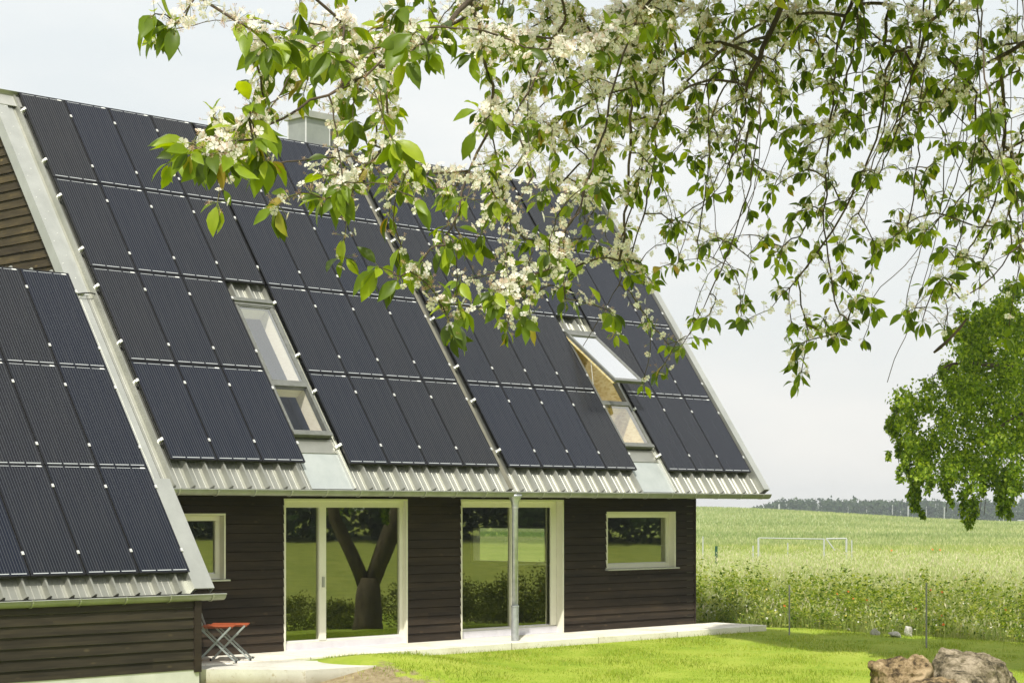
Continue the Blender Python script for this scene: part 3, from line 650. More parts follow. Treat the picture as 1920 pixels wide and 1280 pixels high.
# solar panels -------------------------------------------------------------
pan_me = None
def uk(k): return k * 1.01 if k < 4 else (k * 1.01 + .05 if k < 8 else (k * 1.01 + .30 if k < 12 else (k - 0) * 1.01 + .31 + (.06 if k >= 13 else 0)))
def solar_panel(u, v, w=.995, edge_l=False, edge_r=False, odd=0.):
    global pan_me
    p = np.array(rp(u, v, 0))
    if pan_me is None:
        me = bpy.data.meshes.new('panel_glass'); me.from_pydata([(.011, .011, 0), (.984, .011, 0), (.984, PH - .011, 0), (.011, PH - .011, 0)], [], [(3, 2, 1, 0)]); me.materials.append(M['pv'])
        f = MB(); W_ = .995
        for a, b_ in (((0, 0), (W_, .012)), ((0, PH - .012), (W_, PH)), ((0, .012), (.012, PH - .012)), ((W_ - .012, .012), (W_, PH - .012))): f.box((a[0], a[1], -.045), (b_[0], b_[1], .003))
        f.box((.012, .012, -.04), (W_ - .012, PH - .012, -.035))
        fm = bpy.data.meshes.new('panel_frame'); fm.from_pydata(f.v, [], f.f); fm.materials.append(M['black'])
        cm = MB(); cm.box((-.020, -.030, -.03), (.020, .030, .014)); cm.tube([(0, 0, .014), (0, 0, .022)], .009, 6)
        c_ = bpy.data.meshes.new('panel_clamp'); c_.from_pydata(cm.v, [], cm.f); c_.materials.append(M['alu'])
        e_ = MB(); e_.box((-.075, -.030, -.10), (-.004, .030, -.065)); e_.box((-.030, -.028, -.065), (.004, .028, .014)); e_.box((-.055, -.02, -.065), (-.030, .02, -.02))
        em = bpy.data.meshes.new('edge_clamp'); em.from_pydata(e_.v, [], e_.f); em.materials.append(M['alu'])
        pan_me = (me, fm, c_, em)
    o = bpy.data.objects.new('solar_panel', pan_me[0]); COL.objects.link(o); o.parent = house
    rot = Matrix(((1, 0, 0), (0, DV[1], -NV[1] * -1), (0, DV[2], NV[2]))).to_4x4()
    # local x = u, y = down slope, z = off the slope (mirror-free: x cross y points inwards, so the mesh faces are wound for +z)
    o.matrix_local = Matrix.Translation(Vector(p) - house.location) @ rot
    fo = bpy.data.objects.new('frame', pan_me[1]); COL.objects.link(fo); fo.parent = o
    for fy in (.20, .80):
        c = bpy.data.objects.new('clamp', pan_me[2]); COL.objects.link(c); c.parent = o; c.location = (1.0025, PH * fy + random.uniform(-.01, .01), 0)
        if edge_l:
            c = bpy.data.objects.new('clamp', pan_me[3]); COL.objects.link(c); c.parent = o; c.location = (0, PH * fy, 0)
    return o
VR = [0, 2.1806, 4.3612, 6.5418]
for r in range(4):
    for k in range(16):
        if r >= 2 and k in (3, 12): continue
        u = uk(k)
        solar_panel(u, VR[r] + .003, edge_l=(k == 0 or k == 8 or (r >= 2 and k in (4, 13))))
for r, v in enumerate((4.585, 6.735, 8.88)):
    for k in range(6): solar_panel(-.55 - 1.01 * (k + 1), v)
# rails between rows / dark gap boards under the panel joints
mb = MB()
for r in range(4):
    for fy in (.2, .8):
        v = VR[r] + PH * fy; segs = [(.02, 8.12), (8.4, 16.5)] if r < 2 else [(.02, 3.0), (4.1, 8.12), (8.4, 12.4), (13.52, 16.5)]
        for a, b_ in segs: mb.rbox(a, b_, v - .02, v + .02, NB + RH, -.046)
part(mb, 'panel_rails', M['alu'], roof)

# roof windows --------------------------------------------------------------
def sky_shaft(a, b_, v0, v1, dep=.95):
    """lining boards going straight in from the opening"""
    P0 = np.array(rp(a, v0, NB)); P1 = np.array(rp(b_, v0, NB)); Q0 = np.array(rp(a, v1, NB)); Q1 = np.array(rp(b_, v1, NB))
    return P0, P1, Q0, Q1
for idx, (a, b_) in enumerate(SKU):
    root = empty('skylight', rp(a, V2s, 0), None, None); root.parent = house; root.location = Vector(rp(a, V2s, 0)) - house.location
    root['label'] = 'closed two-pane roof window' if idx == 0 else 'two-pane roof window with its upper sash propped open'
    ua, ub = a + .02, b_ - .05; vm_ = 6.80
    mb = MB(); mb.rbox(ua, ub, V1s, V1s + .12, NB, -.02); mb.rbox(ua, ub, V2s - .09, V2s + .02, NB, -.02)
    mb.rbox(ua, ua + .06, V1s + .12, V2s - .09, NB, -.03); mb.rbox(ub - .07, ub, V1s + .12, V2s - .09, NB, -.03); mb.rbox(ua + .06, ub - .07, vm_ - .035, vm_ + .085, NB, -.028)
    mb.rbox(ua - .01, ub + .01, V1s - .04, V1s + .05, -.02, .012); mb.rbox(ua - .012, ub + .012, V2s - .045, V2s + .035, -.02, .002)
    mb.build('frame', M['skyframe'], root, bevel=.006)
    g0, g1 = ua + .06, ub - .07
    mb = MB(); mb.rsheet(g0 - .01, g1 + .01, vm_ + .08, V2s - .085, -.052); mb.build('pane', M['skyglass'], root)
    # lining
    lin = M['plywood'] if idx == 0 else M['osb']
    mb = MB(); dv_, dn = 0, -1.15
    def Rr(u, v, n_): return rp(u, v, n_)
    inn = -.44 if idx == 0 else -1.0
    for (u_, s_) in ((g1 + .012, 1), (g0 - .012, -1)):
        mb.hexa([Rr(u_, V1s + .1, NB + .04), Rr(u_, V2s - .07, NB + .04), Rr(u_ + s_ * .02, V2s - .07, NB + .04), Rr(u_ + s_ * .02, V1s + .1, NB + .04), Rr(u_, V1s + .1, inn), Rr(u_, V2s - .07, inn), Rr(u_ + s_ * .02, V2s - .07, inn), Rr(u_ + s_ * .02, V1s + .1, inn)])
    mb.rbox(g0 - .01, g1 + .01, V2s - .09, V2s - .06, inn, NB); mb.rbox(g0 - .01, g1 + .01, V1s + .06, V1s + .1, inn, NB); mb.rbox(g0 - .01, g1 + .01, vm_ - .02, vm_ + .06, NB - .25, NB)
    mb.build('lining', lin, root)
    mb = MB(); mb.rbox(g0 - .9, g1 + .9, V1s - .6, V2s + .3, -1.55, -1.5); mb.rbox(g1 + .9, g1 + .93, V1s - .6, V2s + .3, -1.5, inn); mb.rbox(g0 - .93, g0 - .9, V1s - .6, V2s + .3, -1.5, inn); mb.rbox(g0 - .9, g0 - .03, V1s - .6, V2s + .3, inn - .03, inn); mb.rbox(g1 + .035, g1 + .9, V1s - .6, V2s + .3, inn - .03, inn); mb.build('attic_wall', M['attic'] if idx == 0 else M['osb'], root)
    if idx == 0:
        mb = MB(); mb.rsheet(g0 - .01, g1 + .01, V1s + .115, vm_ - .03, -.052); mb.build('pane', M['skyglass'], root)
        mb = MB(); frame = [(g0, g0 + .025, V1s + .12, vm_ - .035), (g1 - .025, g1, V1s + .12, vm_ - .035), (g0, g1, vm_ - .06, vm_ - .035), (g0, g1, V1s + .12, V1s + .145)]
        for f_ in frame: mb.rbox(*f_, -.051, -.036)
        mb.build('sash', M['skyframe'], root)
    else:
        # top-hung sash swung outwards
        be = R(17.5); hv = V1s + .07; hn = .0
        def sp_(u, s_, t_):   # s_ along the sash, t_ off its plane
            v = hv + s_ * math.cos(be) - t_ * math.sin(be); n_ = hn + s_ * math.sin(be) + t_ * math.cos(be); return rp(u, v, n_)
        LS = 1.90
        def sb(mb, u0, u1, s0, s1, t0, t1): mb.hexa([sp_(u0, s0, t0), sp_(u0, s1, t0), sp_(u1, s1, t0), sp_(u1, s0, t0), sp_(u0, s0, t1), sp_(u0, s1, t1), sp_(u1, s1, t1), sp_(u1, s0, t1)])
        mb = MB(); q0, q1 = ua, ub + .02
        sb(mb, q0, q1, 0, .09, -.05, .03); sb(mb, q0, q1, LS - .10, LS, -.05, .025); sb(mb, q0, q0 + .07, .09, LS - .10, -.05, .022); sb(mb, q1 - .07, q1, .09, LS - .10, -.05, .022)
        sash = mb.build('sash', M['skyframe'], root, bevel=.005)
        mb = MB(); mb.face([sp_(q0 + .065, .085, 0), sp_(q0 + .065, LS - .095, 0), sp_(q1 - .065, LS - .095, 0), sp_(q1 - .065, .085, 0)]); mb.build('sash_pane', M['sashglass'], root)
        mb = MB(); sb(mb, q0 - .004, q0 + .05, .02, LS - .02, -.09, -.051); sb(mb, q1 - .05, q1, .02, LS - .02, -.09, -.051); mb.build('sash_lining', M['osb'], root)
        mb = MB(); mb.tube([sp_(q0 + .03, 1.0, -.08), rp(ua + .05, hv + 1.45, -.04)], .008, 6); mb.tube([sp_(q1 - .03, 1.0, -.08), rp(ub - .05, hv + 1.45, -.04)], .008, 6); mb.build('stay_arm', M['alu'], root)

# chimney -------------------------------------------------------------------
ch = MB(); cx0, cy0 = 7.228, .15
ch.box((cx0, cy0, 10.2), (cx0 + .68, cy0 + .62, 11.39)); M['chim'] = noisy('chimney_sheet', (.28, .30, .29), (.36, .38, .37), 3, .5, .3, 0); chim = part(ch, 'chimney', M['chim'])
mb = MB(); 
for x in (cx0 - .008, cx0 + .668): mb.box((x, cy0 - .008, 10.3), (x + .022, cy0 + .014, 11.388))
mb.box((cx0 - .008, cy0 + .60, 10.3), (cx0 + .012, cy0 + .63, 11.388)); mb.box((cx0 + 1.0, cy0 + .02, 10.3), (cx0 + 1.03, cy0 + .05, 11.34)); mb.build('corner_trim', M['alu'], chim)
mb = MB(); mb.box((cx0 + .69, cy0 + .12, 10.2), (cx0 + 1.02, cy0 + .55, 11.34)); mb.build('flue_box', M['skyframe'], chim)
mb = MB(); mb.box((cx0 - .06, cy0 - .06, 11.391), (cx0 + 1.08, cy0 + .70, 11.545)); mb.build('cap', M['zinc'], chim, bevel=.01)
mb = MB()
for x in (.1, .35, .6): mb.tube([(cx0 + x, cy0 + .3, 11.54), (cx0 + x, cy0 + .3, 11.60)], .05, 12)
mb.build('flue', M['zinc'], chim)

# doors and windows ------------------------------------------------------------
def casing(mb, o, dep, w=.035, sill=None, proud=.03):
    x0, x1, z0, z1 = o; y0, y1 = YW - proud, YW + dep
    mb.box((x0, y0, z1 - w), (x1, y1, z1)); mb.box((x0, y0, z0), (x0 + w, y1, z1 - w)); mb.box((x1 - w, y0, z0), (x1, y1, z1 - w))
def opening(name, o, dep, fw, fb, mull=(), label=None, sill=True, deco=None):
    x0, x1, z0, z1 = o; w = .035
    root = empty(name, ((x0 + x1) / 2, YW, z0), None, None); root.parent = house; root.location = Vector(((x0 + x1) / 2, YW, z0)) - house.location
    if label: root['label'] = label
    mb = MB(); casing(mb, o, dep); mb.build('casing', M['white'], root)
    fy0, fy1 = YW + dep - .10, YW + dep - .02
    mb = MB(); frame_rect(mb, 'x', x0 + w + .001, x1 - w - .001, z0 + .001, z1 - w - .001, fy0, fy1, fw, fb)
    for m_ in mull: mb.box((m_ - .085, fy0 - .012, z0 + fb), (m_ + .085, fy1, z1 - w - fw))
    mb.build('frame', M['white'] if sill else [M['white']], root, bevel=.004)
    xsp = [x0 + w + fw] + [q for m_ in mull for q in (m_ - .085, m_ + .085)] + [x1 - w - fw]
    for i in range(0, len(xsp), 2):
        mb = MB(); X0_, X1_, Z0_, Z1_ = xsp[i] - .005, xsp[i + 1] + .005, z0 + fb - .005, z1 - w - fw + .005; mb.face([(X0_, fy1 - .04, Z0_), (X1_, fy1 - .04, Z0_), (X1_, fy1 - .04, Z1_), (X0_, fy1 - .04, Z1_)]); mb.build('pane', M['glass'], root)
        mb = MB(); mb.box((xsp[i], fy1 - .05, z0 + fb), (xsp[i + 1], fy1 - .046, z0 + fb + .02)); mb.build('bead', M['thresh'], root)
    if sill:
        mb = MB(); mb.hexa([(x0 - .03, YW - .11, z0 - .035), (x1 + .05, YW - .11, z0 - .035), (x1 + .05, YW + dep - .1, z0 - .03), (x0 - .03, YW + dep - .1, z0 - .03), (x0 - .03, YW - .11, z0 - .008), (x1 + .05, YW - .11, z0 - .008), (x1 + .05, YW + dep - .1, z0 + .003), (x0 - .03, YW + dep - .1, z0 + .003)])
        mb.build('sill', M['sill'], root)
    else:
        mb = MB(); mb.box((x0 + .01, fy0 - .05, z0 - .01), (x1 - .02, fy0 - .004, z0 + fb * .85)); mb.box((x0 + .005, fy0 - .09, z0 - .03), (x1 - .02, fy0 - .05, z0 + .05)); mb.build('threshold', M['thresh'], root)
    return root, fy0
r1, fy = opening('patio_door', D1, .17, .09, .20, (4.21,), 'left sliding door, two panes, with a narrow left pane', sill=False)
mb = MB(); mb.box((4.19, fy - .05, 1.28), (4.23, fy - .012, 1.48)); mb.build('handle', M['zinc'], r1)
mb = MB(); mb.box((D1[0] + .05, fy - .03, D1[3] - .17), (D1[1] - .05, fy + .0, D1[3] - .036)); mb.build('head_rail', M['white'], r1)
r2, fy = opening('patio_door', D2, .29, .09, .20, (9.60,), 'right sliding door behind the downpipe', sill=False)
mb = MB(); mb.box((D2[0] + .05, fy - .03, D2[3] - .17), (D2[1] - .05, fy + .0, D2[3] - .036)); mb.build('head_rail', M['white'], r2)
mb = MB(); mb.box((D2[1] - .22, fy - .03, .27), (D2[1] - .04, fy, D2[3] - .17)); mb.build('side_rail', M['white'], r2)
opening('window', WR, .24, .10, .10, (), 'wide low window near the right end of the front wall')
opening('window', WL, .20, .10, .10, (), 'window half hidden behind the wing roof')
# little cable loops below the gutter
for u in (.05, 14.6):
    mb = MB(); mb.tube([(u + .28 * t, YW - .15 - .1 * t, WZ - .02 - .07 * math.sin(PI * t)) for t in np.linspace(0, 1, 9)], .010, 6); part(mb, 'cable', M['steel'])
# kitchen block seen through the right patio door
kc = empty('kitchen_counter', (12.6, -1.2, .09), 'dark kitchen counter behind the glass of the right patio door', 'counter')
mb = MB(); mb.box((12.3, -1.6, .09), (14.2, -.9, 1.45)); mb.build('cabinet', M['intfloor'], kc)
mb = MB(); mb.box((12.25, -1.66, 1.452), (14.25, -.85, 1.49)); mb.build('worktop', M['white'], kc)

# ------------------------------------------------------------------ terrace and step
M['terrace'] = slabmat('pale_concrete', (.70, .67, .57), (.82, .79, .70), True)
M['concrete'] = slabmat('rough_concrete', (.50, .49, .43), (.68, .66, .58), False)
mb = MB(); mb.box((-.28, -5.62, -.25), (16.25, YW - .014, .10)); o = mb.build('terrace', M['terrace'], bevel=.01); tag(o, kind='structure')
poly = [(-.28, -5.64), (2.02, -5.64), (2.85, -7.25), (2.3, -7.75), (.85, -7.62), (.02, -6.45), (-.28, -6.22)]
mb = MB(); mb.face([(x, y, .085) for x, y in poly]); mb.face([(x, y, -.75) for x, y in poly][::-1])
for (a, b_) in zip(poly, poly[1:] + poly[:1]): mb.face([(a[0], a[1], -.75), (b_[0], b_[1], -.75), (b_[0], b_[1], .085), (a[0], a[1], .085)])
o = mb.build('entrance_step', M['concrete'], bevel=.012); tag(o, 'pale concrete step slab beside the wing corner, running into the lawn', 'step')

# ------------------------------------------------------------------ folding chairs
def folding(name, ox, oy, ang, back, label, cat):
    root = empty(name, (ox, oy, .10), label, cat, None)
    def T(x, y, z):
        x *= 1.25; y *= 1.2; z *= 1.3; c, s = math.cos(ang), math.sin(ang)
        return (ox + c * x - s * y, oy + s * x + c * y, .10 + z)
    W_, Dp, H = .42, .40, .48
    for sy in (-W_ / 2, W_ / 2):
        mb = MB(); mb.bar(T(-.26, sy, .0), T(.22, sy, H), .024, .03); mb.build('leg', M['steel'], root)
        mb = MB()
        if back: mb.bar(T(.30, sy * .9, .0), T(-.20, sy * .9, H - .02), .024, .03); mb.bar(T(-.14, sy * .9, H - .07), T(-.33, sy * .9, .93), .028, .03)
        else: mb.bar(T(.30, sy * .9, .0), T(-.20, sy * .9, H - .02), .024, .03)
        lg = mb.build('leg', M['steel'], root)
        for x in (-.26, .30):
            mb = MB(); mb.tube([T(x, sy, 0.), T(x, sy, .03)], .018, 8); mb.build('foot_cap', M['rubber'], lg)
    mb = MB()
    for z, x in ((.12, -.14), (.12, .17), (.34, .1)): mb.tube([T(x, -W_ / 2, z), T(x, W_ / 2, z)], .008, 6)
    mb.build('stretcher', M['steel'], root)
    mb = MB()
    for i in range(5):
        x = -.21 + .105 * i
        a, b_ = np.array(T(x, -W_ / 2 - .01, H + .01)), np.array(T(x, W_ / 2 + .01, H + .01)); mb.bar(a, b_, .128, .012)
    mb.bar(T(-.25, -W_ / 2 + .03, H - .008), T(.25, -W_ / 2 + .03, H - .008), .03, .02); mb.bar(T(-.25, W_ / 2 - .03, H - .008), T(.25, W_ / 2 - .03, H - .008), .03, .02)
    mb.build('seat', M['orange'], root)
    if back:
        mb = MB()
        for z in (.76, .88): mb.bar(T(-.27 - (z - .76) * .42, -W_ / 2, z), T(-.27 - (z - .76) * .42, W_ / 2, z), .02, .085)
        mb.build('backrest', M['orange'], root)
cpos = CAM + 0 
def on_plane(px, py, z):
    d = (z - CAM[2]) / (-(py - HY) / FPX); return at(px, py, d)
p1 = on_plane(405, 1240, .10); p2 = on_plane(432, 1236, .10)
folding('folding_chair', p1[0], p1[1], R(-42), True, 'folding chair with orange slat seat and backrest at the corner of the wing', 'chair')
folding('folding_stool', p2[0], p2[1], R(-42), False, 'backless folding stool with orange slats, right of the folding chair', 'stool')

# ------------------------------------------------------------------ boulders and stones
def rockmat(name, c1, c2, c3):
    m, nt, N, L, b = new_mat(name); tc = nd(nt, 'ShaderNodeTexCoord'); O = tc.outputs['Object']
    f = mth(nt, 'ADD', mth(nt, 'MULTIPLY', noise_n(nt, O, 2.6, 8, .7), .7), mth(nt, 'MULTIPLY', noise_n(nt, O, 14, 6, .7), .3))
    L.new(ramp(nt, f, [(.42, c1), (.485, c2), (.58, c3)]), b.inputs['Base Color']); b.inputs['Roughness'].default_value = .9; b.inputs['Specular IOR Level'].default_value = .2
    h = mth(nt, 'ADD', noise_n(nt, O, 6, 8, .75), mth(nt, 'MULTIPLY', noise_n(nt, O, 35, 4, .6), .3)); bump(nt, b, h, .9, .05); return m
M['rock1'] = rockmat('tan_rock', (.05, .035, .018), (.23, .165, .085), (.42, .32, .19))
M['rock2'] = rockmat('grey_rock', (.04, .034, .02), (.175, .145, .09), (.38, .32, .23))
def boulder(name, pts, mat, label, group=None, amp=.06, sub=5):
    bm = bmesh.new()
    for p in pts: bm.verts.new(p)
    r = bmesh.ops.convex_hull(bm, input=bm.verts)
    bmesh.ops.delete(bm, geom=[v for v in bm.verts if not v.link_faces], context='VERTS')
    bmesh.ops.triangulate(bm, faces=bm.faces)
    for i in range(sub): bmesh.ops.subdivide_edges(bm, edges=[e_ for e_ in bm.edges if e_.calc_length() > .03], cuts=1, use_grid_fill=True, smooth=.12 if i < 2 else 0)
    bm.normal_update()
    for v in bm.verts:
        p = v.co; q = noise.fractal(p * 2.2, 1, 2, 5) * amp + (abs(noise.noise(p * 3.1)) - .2) * amp * 1.6 - max(0, .12 - abs(noise.noise(p * 2.1 + Vector((5, 3, 1))))) * amp * 5 + noise.noise(p * 14) * amp * .3 + noise.noise(p * 30) * amp * .12
        v.co = p + v.normal * q
    c = sum((v.co for v in bm.verts), Vector()) / len(bm.verts); zb = min(v.co.z for v in bm.verts); c.z = zb
    for v in bm.verts: v.co -= c
    me = bpy.data.meshes.new(name); bm.to_mesh(me); bm.free()
    for p in me.polygons: p.use_smooth = True
    o = link(name, me, mat); o.location = c
    return tag(o, label, 'rock', group)
def apts(l, d): return [tuple(at(x, y, d + dd)) for x, y, dd in l]
boulder('boulder', apts([(1632, 1243, -.1), (1650, 1290, -.2), (1655, 1330, .2), (1690, 1234, -.1), (1712, 1227, .1), (1738, 1233, .15), (1748, 1250, 0), (1746, 1330, .1), (1700, 1335, -.45), (1660, 1262, -.4), (1735, 1262, -.35), (1690, 1240, .5), (1740, 1250, .6), (1650, 1330, .6), (1745, 1330, .6), (1652, 1250, .25)], 32.6),
        M['rock1'], 'tan angular boulder with a pointed left tip on the lawn')
boulder('boulder', apts([(1745, 1236, 0), (1765, 1218, .1), (1800, 1216, .2), (1850, 1226, .1), (1885, 1243, .1), (1902, 1266, .2), (1908, 1330, .2), (1742, 1330, 0), (1770, 1240, -.4), (1860, 1258, -.5), (1890, 1330, -.5), (1760, 1330, -.5), (1790, 1222, .9), (1860, 1240, .9), (1900, 1330, .9), (1750, 1330, .9)], 33.6),
        M['rock2'], 'largest grey-brown boulder, humped, furthest right in the rock group')
boulder('boulder', apts([(1768, 1262, 0), (1785, 1255, .1), (1805, 1256, .1), (1850, 1276, .1), (1872, 1300, .1), (1760, 1320, 0), (1875, 1335, .1), (1800, 1270, -.3), (1850, 1300, -.3), (1760, 1330, -.3), (1860, 1335, -.3)], 32.4),
        M['rock2'], 'low smooth wedge of rock lying in front of the largest boulder', amp=.035)
boulder('boulder', apts([(1702, 1277, 0), (1740, 1272, 0), (1790, 1271, .1), (1796, 1284, .1), (1800, 1330, .1), (1700, 1330, 0), (1720, 1290, -.4), (1785, 1290, -.4), (1710, 1335, -.4), (1795, 1335, -.4)], 31.6),
        M['rock1'], 'flat-topped pale rock at the front of the rock group', amp=.03)
def stone(px, py, w, h, mat, label, d=None):
    c = on_plane(px, py, float(-.32)); g = float(gz(c[0], c[1])); s = 1 / FPX * 43
    pts = []
    rr = random.Random(px)
    for i in range(14):
        a = rr.uniform(0, 2 * PI); t = rr.uniform(-.3, 1); k = math.sqrt(max(0, 1 - t * t * .8)); pts.append((c[0] + math.cos(a) * w / 2 * s * k, c[1] + math.sin(a) * w / 2 * s * k, g + h * s * t))
    return boulder('stone', pts, mat, label, None, .02, 3)
M['stone'] = rockmat('pale_stone', (.34, .32, .27), (.50, .48, .43), (.62, .60, .56))
stone(1641, 1203, 22, 18, M['stone'], 'half-round stone at the meadow edge, leftmost of the three behind the boulders', )
stone(1676, 1205, 30, 14, M['stone'], 'low flat stone between two others at the meadow edge')
stone(1703, 1203, 15, 24, M['stone'], 'small upright stone at the meadow edge, tallest of the three behind the boulders')
stone(1592, 1197, 12, 6, M['stone'], 'tiny flat stone at the meadow edge, nearest the house')

# ------------------------------------------------------------------ posts, gate, far things
def post(name, px, ytop, d, rad, mat, label, cat='post', group=None, dx=0):
    t = at(px, ytop, d); g = float(gz(t[0], t[1]))
    mb = MB(); mb.tube([(t[0], t[1], g - .1), (t[0] + dx, t[1], t[2])], rad, 8); o = mb.build(name, mat)
    o.data.transform(Matrix.Translation((-t[0], -t[1], -g))); o.location = (t[0], t[1], g)
    return tag(o, label, cat, group)
post('fence_post', 1480, 1096, 43.8, .018, M['post'], 'slim grey fence post at the meadow edge, nearer the house')
post('fence_post', 1737, 1092, 42.2, .020, M['post'], 'slim grey fence post at the meadow edge, above the boulders')
post('fence_post', 1343, 1023, 84, .06, M['greenpost'], 'short dark green post in the meadow')
post('fence_post', 1318, 1005, 88, .03, M['palepost'], 'thin pale post left of the dark green post')
post('fence_post', 1412, 1022, 86, .035, M['palepost'], 'thin pale post just left of the white gate frame')
post('fence_post', 1477, 1017, 92, .03, M['palepost'], 'thin pale post seen through the white gate frame')
post('fence_post', 1597, 1012, 92, .035, M['palepost'], 'thin pale post just right of the white gate frame')
g0 = at(1422, 1008, 90); g1 = at(1545, 1010, 92); g2 = at(1587, 1009, 92)
fr = empty('gate_frame', (g0[0], g0[1], float(gz(g0[0], g0[1]))), 'white tubular frame with a wide bar and a small braced gate in the meadow', 'gate')
def gp(p, q, r_): mb = MB(); mb.tube([p, q], r_, 8); return mb
zb_ = lambda p: (p[0], p[1], float(gz(p[0], p[1])) - .1)
gp(g0, zb_(g0), .05).build('gate_post', M['palepost'], fr); gp(g1, zb_(g1), .045).build('gate_post', M['palepost'], fr); gp(g2, zb_(g2), .05).build('gate_post', M['palepost'], fr)
gp(g0, g1, .028).build('crossbar', M['palepost'], fr)
ga = at(1549, 1009.5, 91.5); mb = gp(ga, g2, .04); lo = at(1565, 1031, 91.5); mb.tube([ga, lo], .035, 6); mb.build('gate_leaf', M['palepost'], fr)
# poppies
M['poppy'] = leafmat('poppy_petals', [(0, (.78, .16, .03)), (.6, (.85, .23, .06)), (1, (.85, .34, .16))], .35, .5, .1, plain=True)
pop = None
for (px, py, dd, s_) in [(1470, 1136, 44.6, 1.3), (1745, 1106, 43.4, 1), (1766, 1110, 43.6, 1.1), (1769, 1171, 42.4, 1.3), (1717, 1141, 43, .9), (1625, 1125, 44, .9), (1569, 1113, 46, .9), (1590, 1109, 46, 1), (1653, 1128, 44, .7), (1885, 1143, 42, .9), (1765, 1154, 42.6, .8), (1672, 1032, 75, 1.6), (1748, 1030, 76, 1.6), (1762, 1031, 77, 1.7), (1600, 1122, 45, .8)]:
    t = at(px, py, dd); g = float(gz(t[0], t[1]))
    if pop is None:
        mb = MB(); mb.tube([(0, 0, -1.), (.02, 0, -.4), (0, 0, 0)], .004, 5); sm_ = bpy.data.meshes.new('poppy_stem'); sm_.from_pydata(mb.v, [], mb.f); sm_.materials.append(M['weed'])
        mb = MB()
        for k in range(4):
            a = k * PI / 2 + .3
            def q(r_, da, z): return (r_ * math.cos(a + da), r_ * math.sin(a + da), z)
            mb.face([q(.003, 0, 0), q(.03, -.75, .012), q(.045, -.4, .03), q(.048, .4, .03), q(.03, .75, .012)])
        pm = bpy.data.meshes.new('poppy_petals'); pm.from_pydata(mb.v, [], mb.f); pm.materials.append(M['poppy']); pop = (sm_, pm)
    root = empty('poppy', t, 'small red poppy flowering among the tall meadow plants', 'poppy', 'red poppies in the meadow')
    root.rotation_euler = (.9, random.uniform(-.2, .2), -TH + random.uniform(-.5, .5))
    for nm, me in (('stem', pop[0]), ('petals', pop[1])):
        o = bpy.data.objects.new(nm, me); COL.objects.link(o); o.parent = root
        if nm == 'stem': o.rotation_euler = (-.9, 0, 0); 
        else: o.scale = (s_ * .6, s_ * .6, s_ * .6)

# ------------------------------------------------------------------ trees
M['bark'] = noisy('bark', (.030, .022, .015), (.13, .10, .072), 9, .9, 0, 1., .03, ms=(1, 1, .35), detail=9)
M['twig'] = noisy('twig_bark', (.030, .020, .013), (.12, .085, .055), 9, .8, 0, .3, .002)
M['treeleaf'] = leafmat('tree_leaves', [(0, (.07, .13, .012)), (.4, (.17, .275, .02)), (.75, (.31, .43, .04)), (1, (.48, .57, .09))], .52, .5, .3)
M['farleaf'] = leafmat('far_leaves', [(0, (.035, .07, .03)), (.5, (.06, .10, .04)), (1, (.11, .15, .07))], .3, .7, .1)
QL = [(0, 0, 0), (.4, -.33, .08), (1, 0, -.15), (.4, .33, .08)]
def leaf_cloud(C, n, rad, size, squash=1., droop=0.):
    """n leaves round each centre of C (K,3) with radius rad (K)"""
    C = np.asarray(C); K = len(C); rad = np.broadcast_to(rad, (K,)); idx = np.repeat(np.arange(K), n)
    d = RNG.normal(0, 1, (len(idx), 3)); d /= np.linalg.norm(d, axis=1, keepdims=True); r = rad[idx] * RNG.random(len(idx)) ** .45
    P = C[idx] + d * r[:, None] * [1, 1, squash]
    ax = RNG.normal(0, 1, (len(idx), 3)) + [0, 0, -droop]
    V, F = scatter(QL, [(0, 1, 2, 3)], frames(ax, d + RNG.normal(0, .7, (len(idx), 3)), RNG.uniform(size * .6, size * 1.25, len(idx))), P)
    return V, F
def join(L_):
    Vs, Fs, o = [], [], 0
    for V, F in L_: Vs.append(V); Fs.append(F + o); o += len(V)
    return np.concatenate(Vs), np.concatenate(Fs)
# the big tree on the right: trunk beside the lawn, outside the frame, its crown hanging in
tx, ty = 18.2, -18.6; tg = float(gz(tx, ty))
bt = empty('leafy_tree', (tx, ty, tg), 'fresh green tree with hanging leafy strands at the right edge, beyond the lawn', 'tree')
mb = MB(); P = lambda x, y, z: (tx + x, ty + y, tg + z)
mb.tube([P(0, 0, -.2), P(.02, 0, .3), P(0, .03, .95), P(.03, .02, 1.55)], [.52, .42, .39, .31], 16)
mb.build('trunk', M['bark'], bt, smooth=True)
mb = MB(); mb.tube([P(.02, 0, 1.15), P(.38, .30, 2.4), P(.62, .62, 3.4), P(.9, .9, 4.6), P(1.2, .8, 8), P(.8, 1.2, 12), P(-3.0, 3, 14.8), P(-9.0, 4.8, 15.6)], [.24, .29, .28, .26, .22, .16, .12, .05], 12)
mb.tube([P(0, 0, 1.1), P(-.35, -.33, 2.3), P(-.72, -.66, 3.3), P(-.9, -.9, 5), P(1, .5, 9), P(.5, 0, 13)], [.22, .21, .19, .17, .13, .04], 12)
mb.tube([P(.85, .9, 4.4), P(-2.2, 2.6, 5.5), P(-3.6, 4.3, 6.0), P(-4.6, 5.4, 5.2)], [.16, .12, .07, .03], 10)
mb.tube([P(.8, .9, 4.2), P(-1.6, 1.4, 5.6), P(-3.4, 2.9, 6.9), P(-5.0, 4.0, 7.0)], [.14, .11, .07, .03], 10)
mb.tube([P(-.9, -.9, 4.9), P(3, -1, 6), P(5.5, -1, 6.5)], [.15, .1, .04], 10)
mb.build('limb', M['bark'], bt, smooth=True)
cc = []; cr_ = []; cs = []; crs = []
def vis(px, py, d, r_): cc.append(at(px, py, d)); cr_.append(r_)
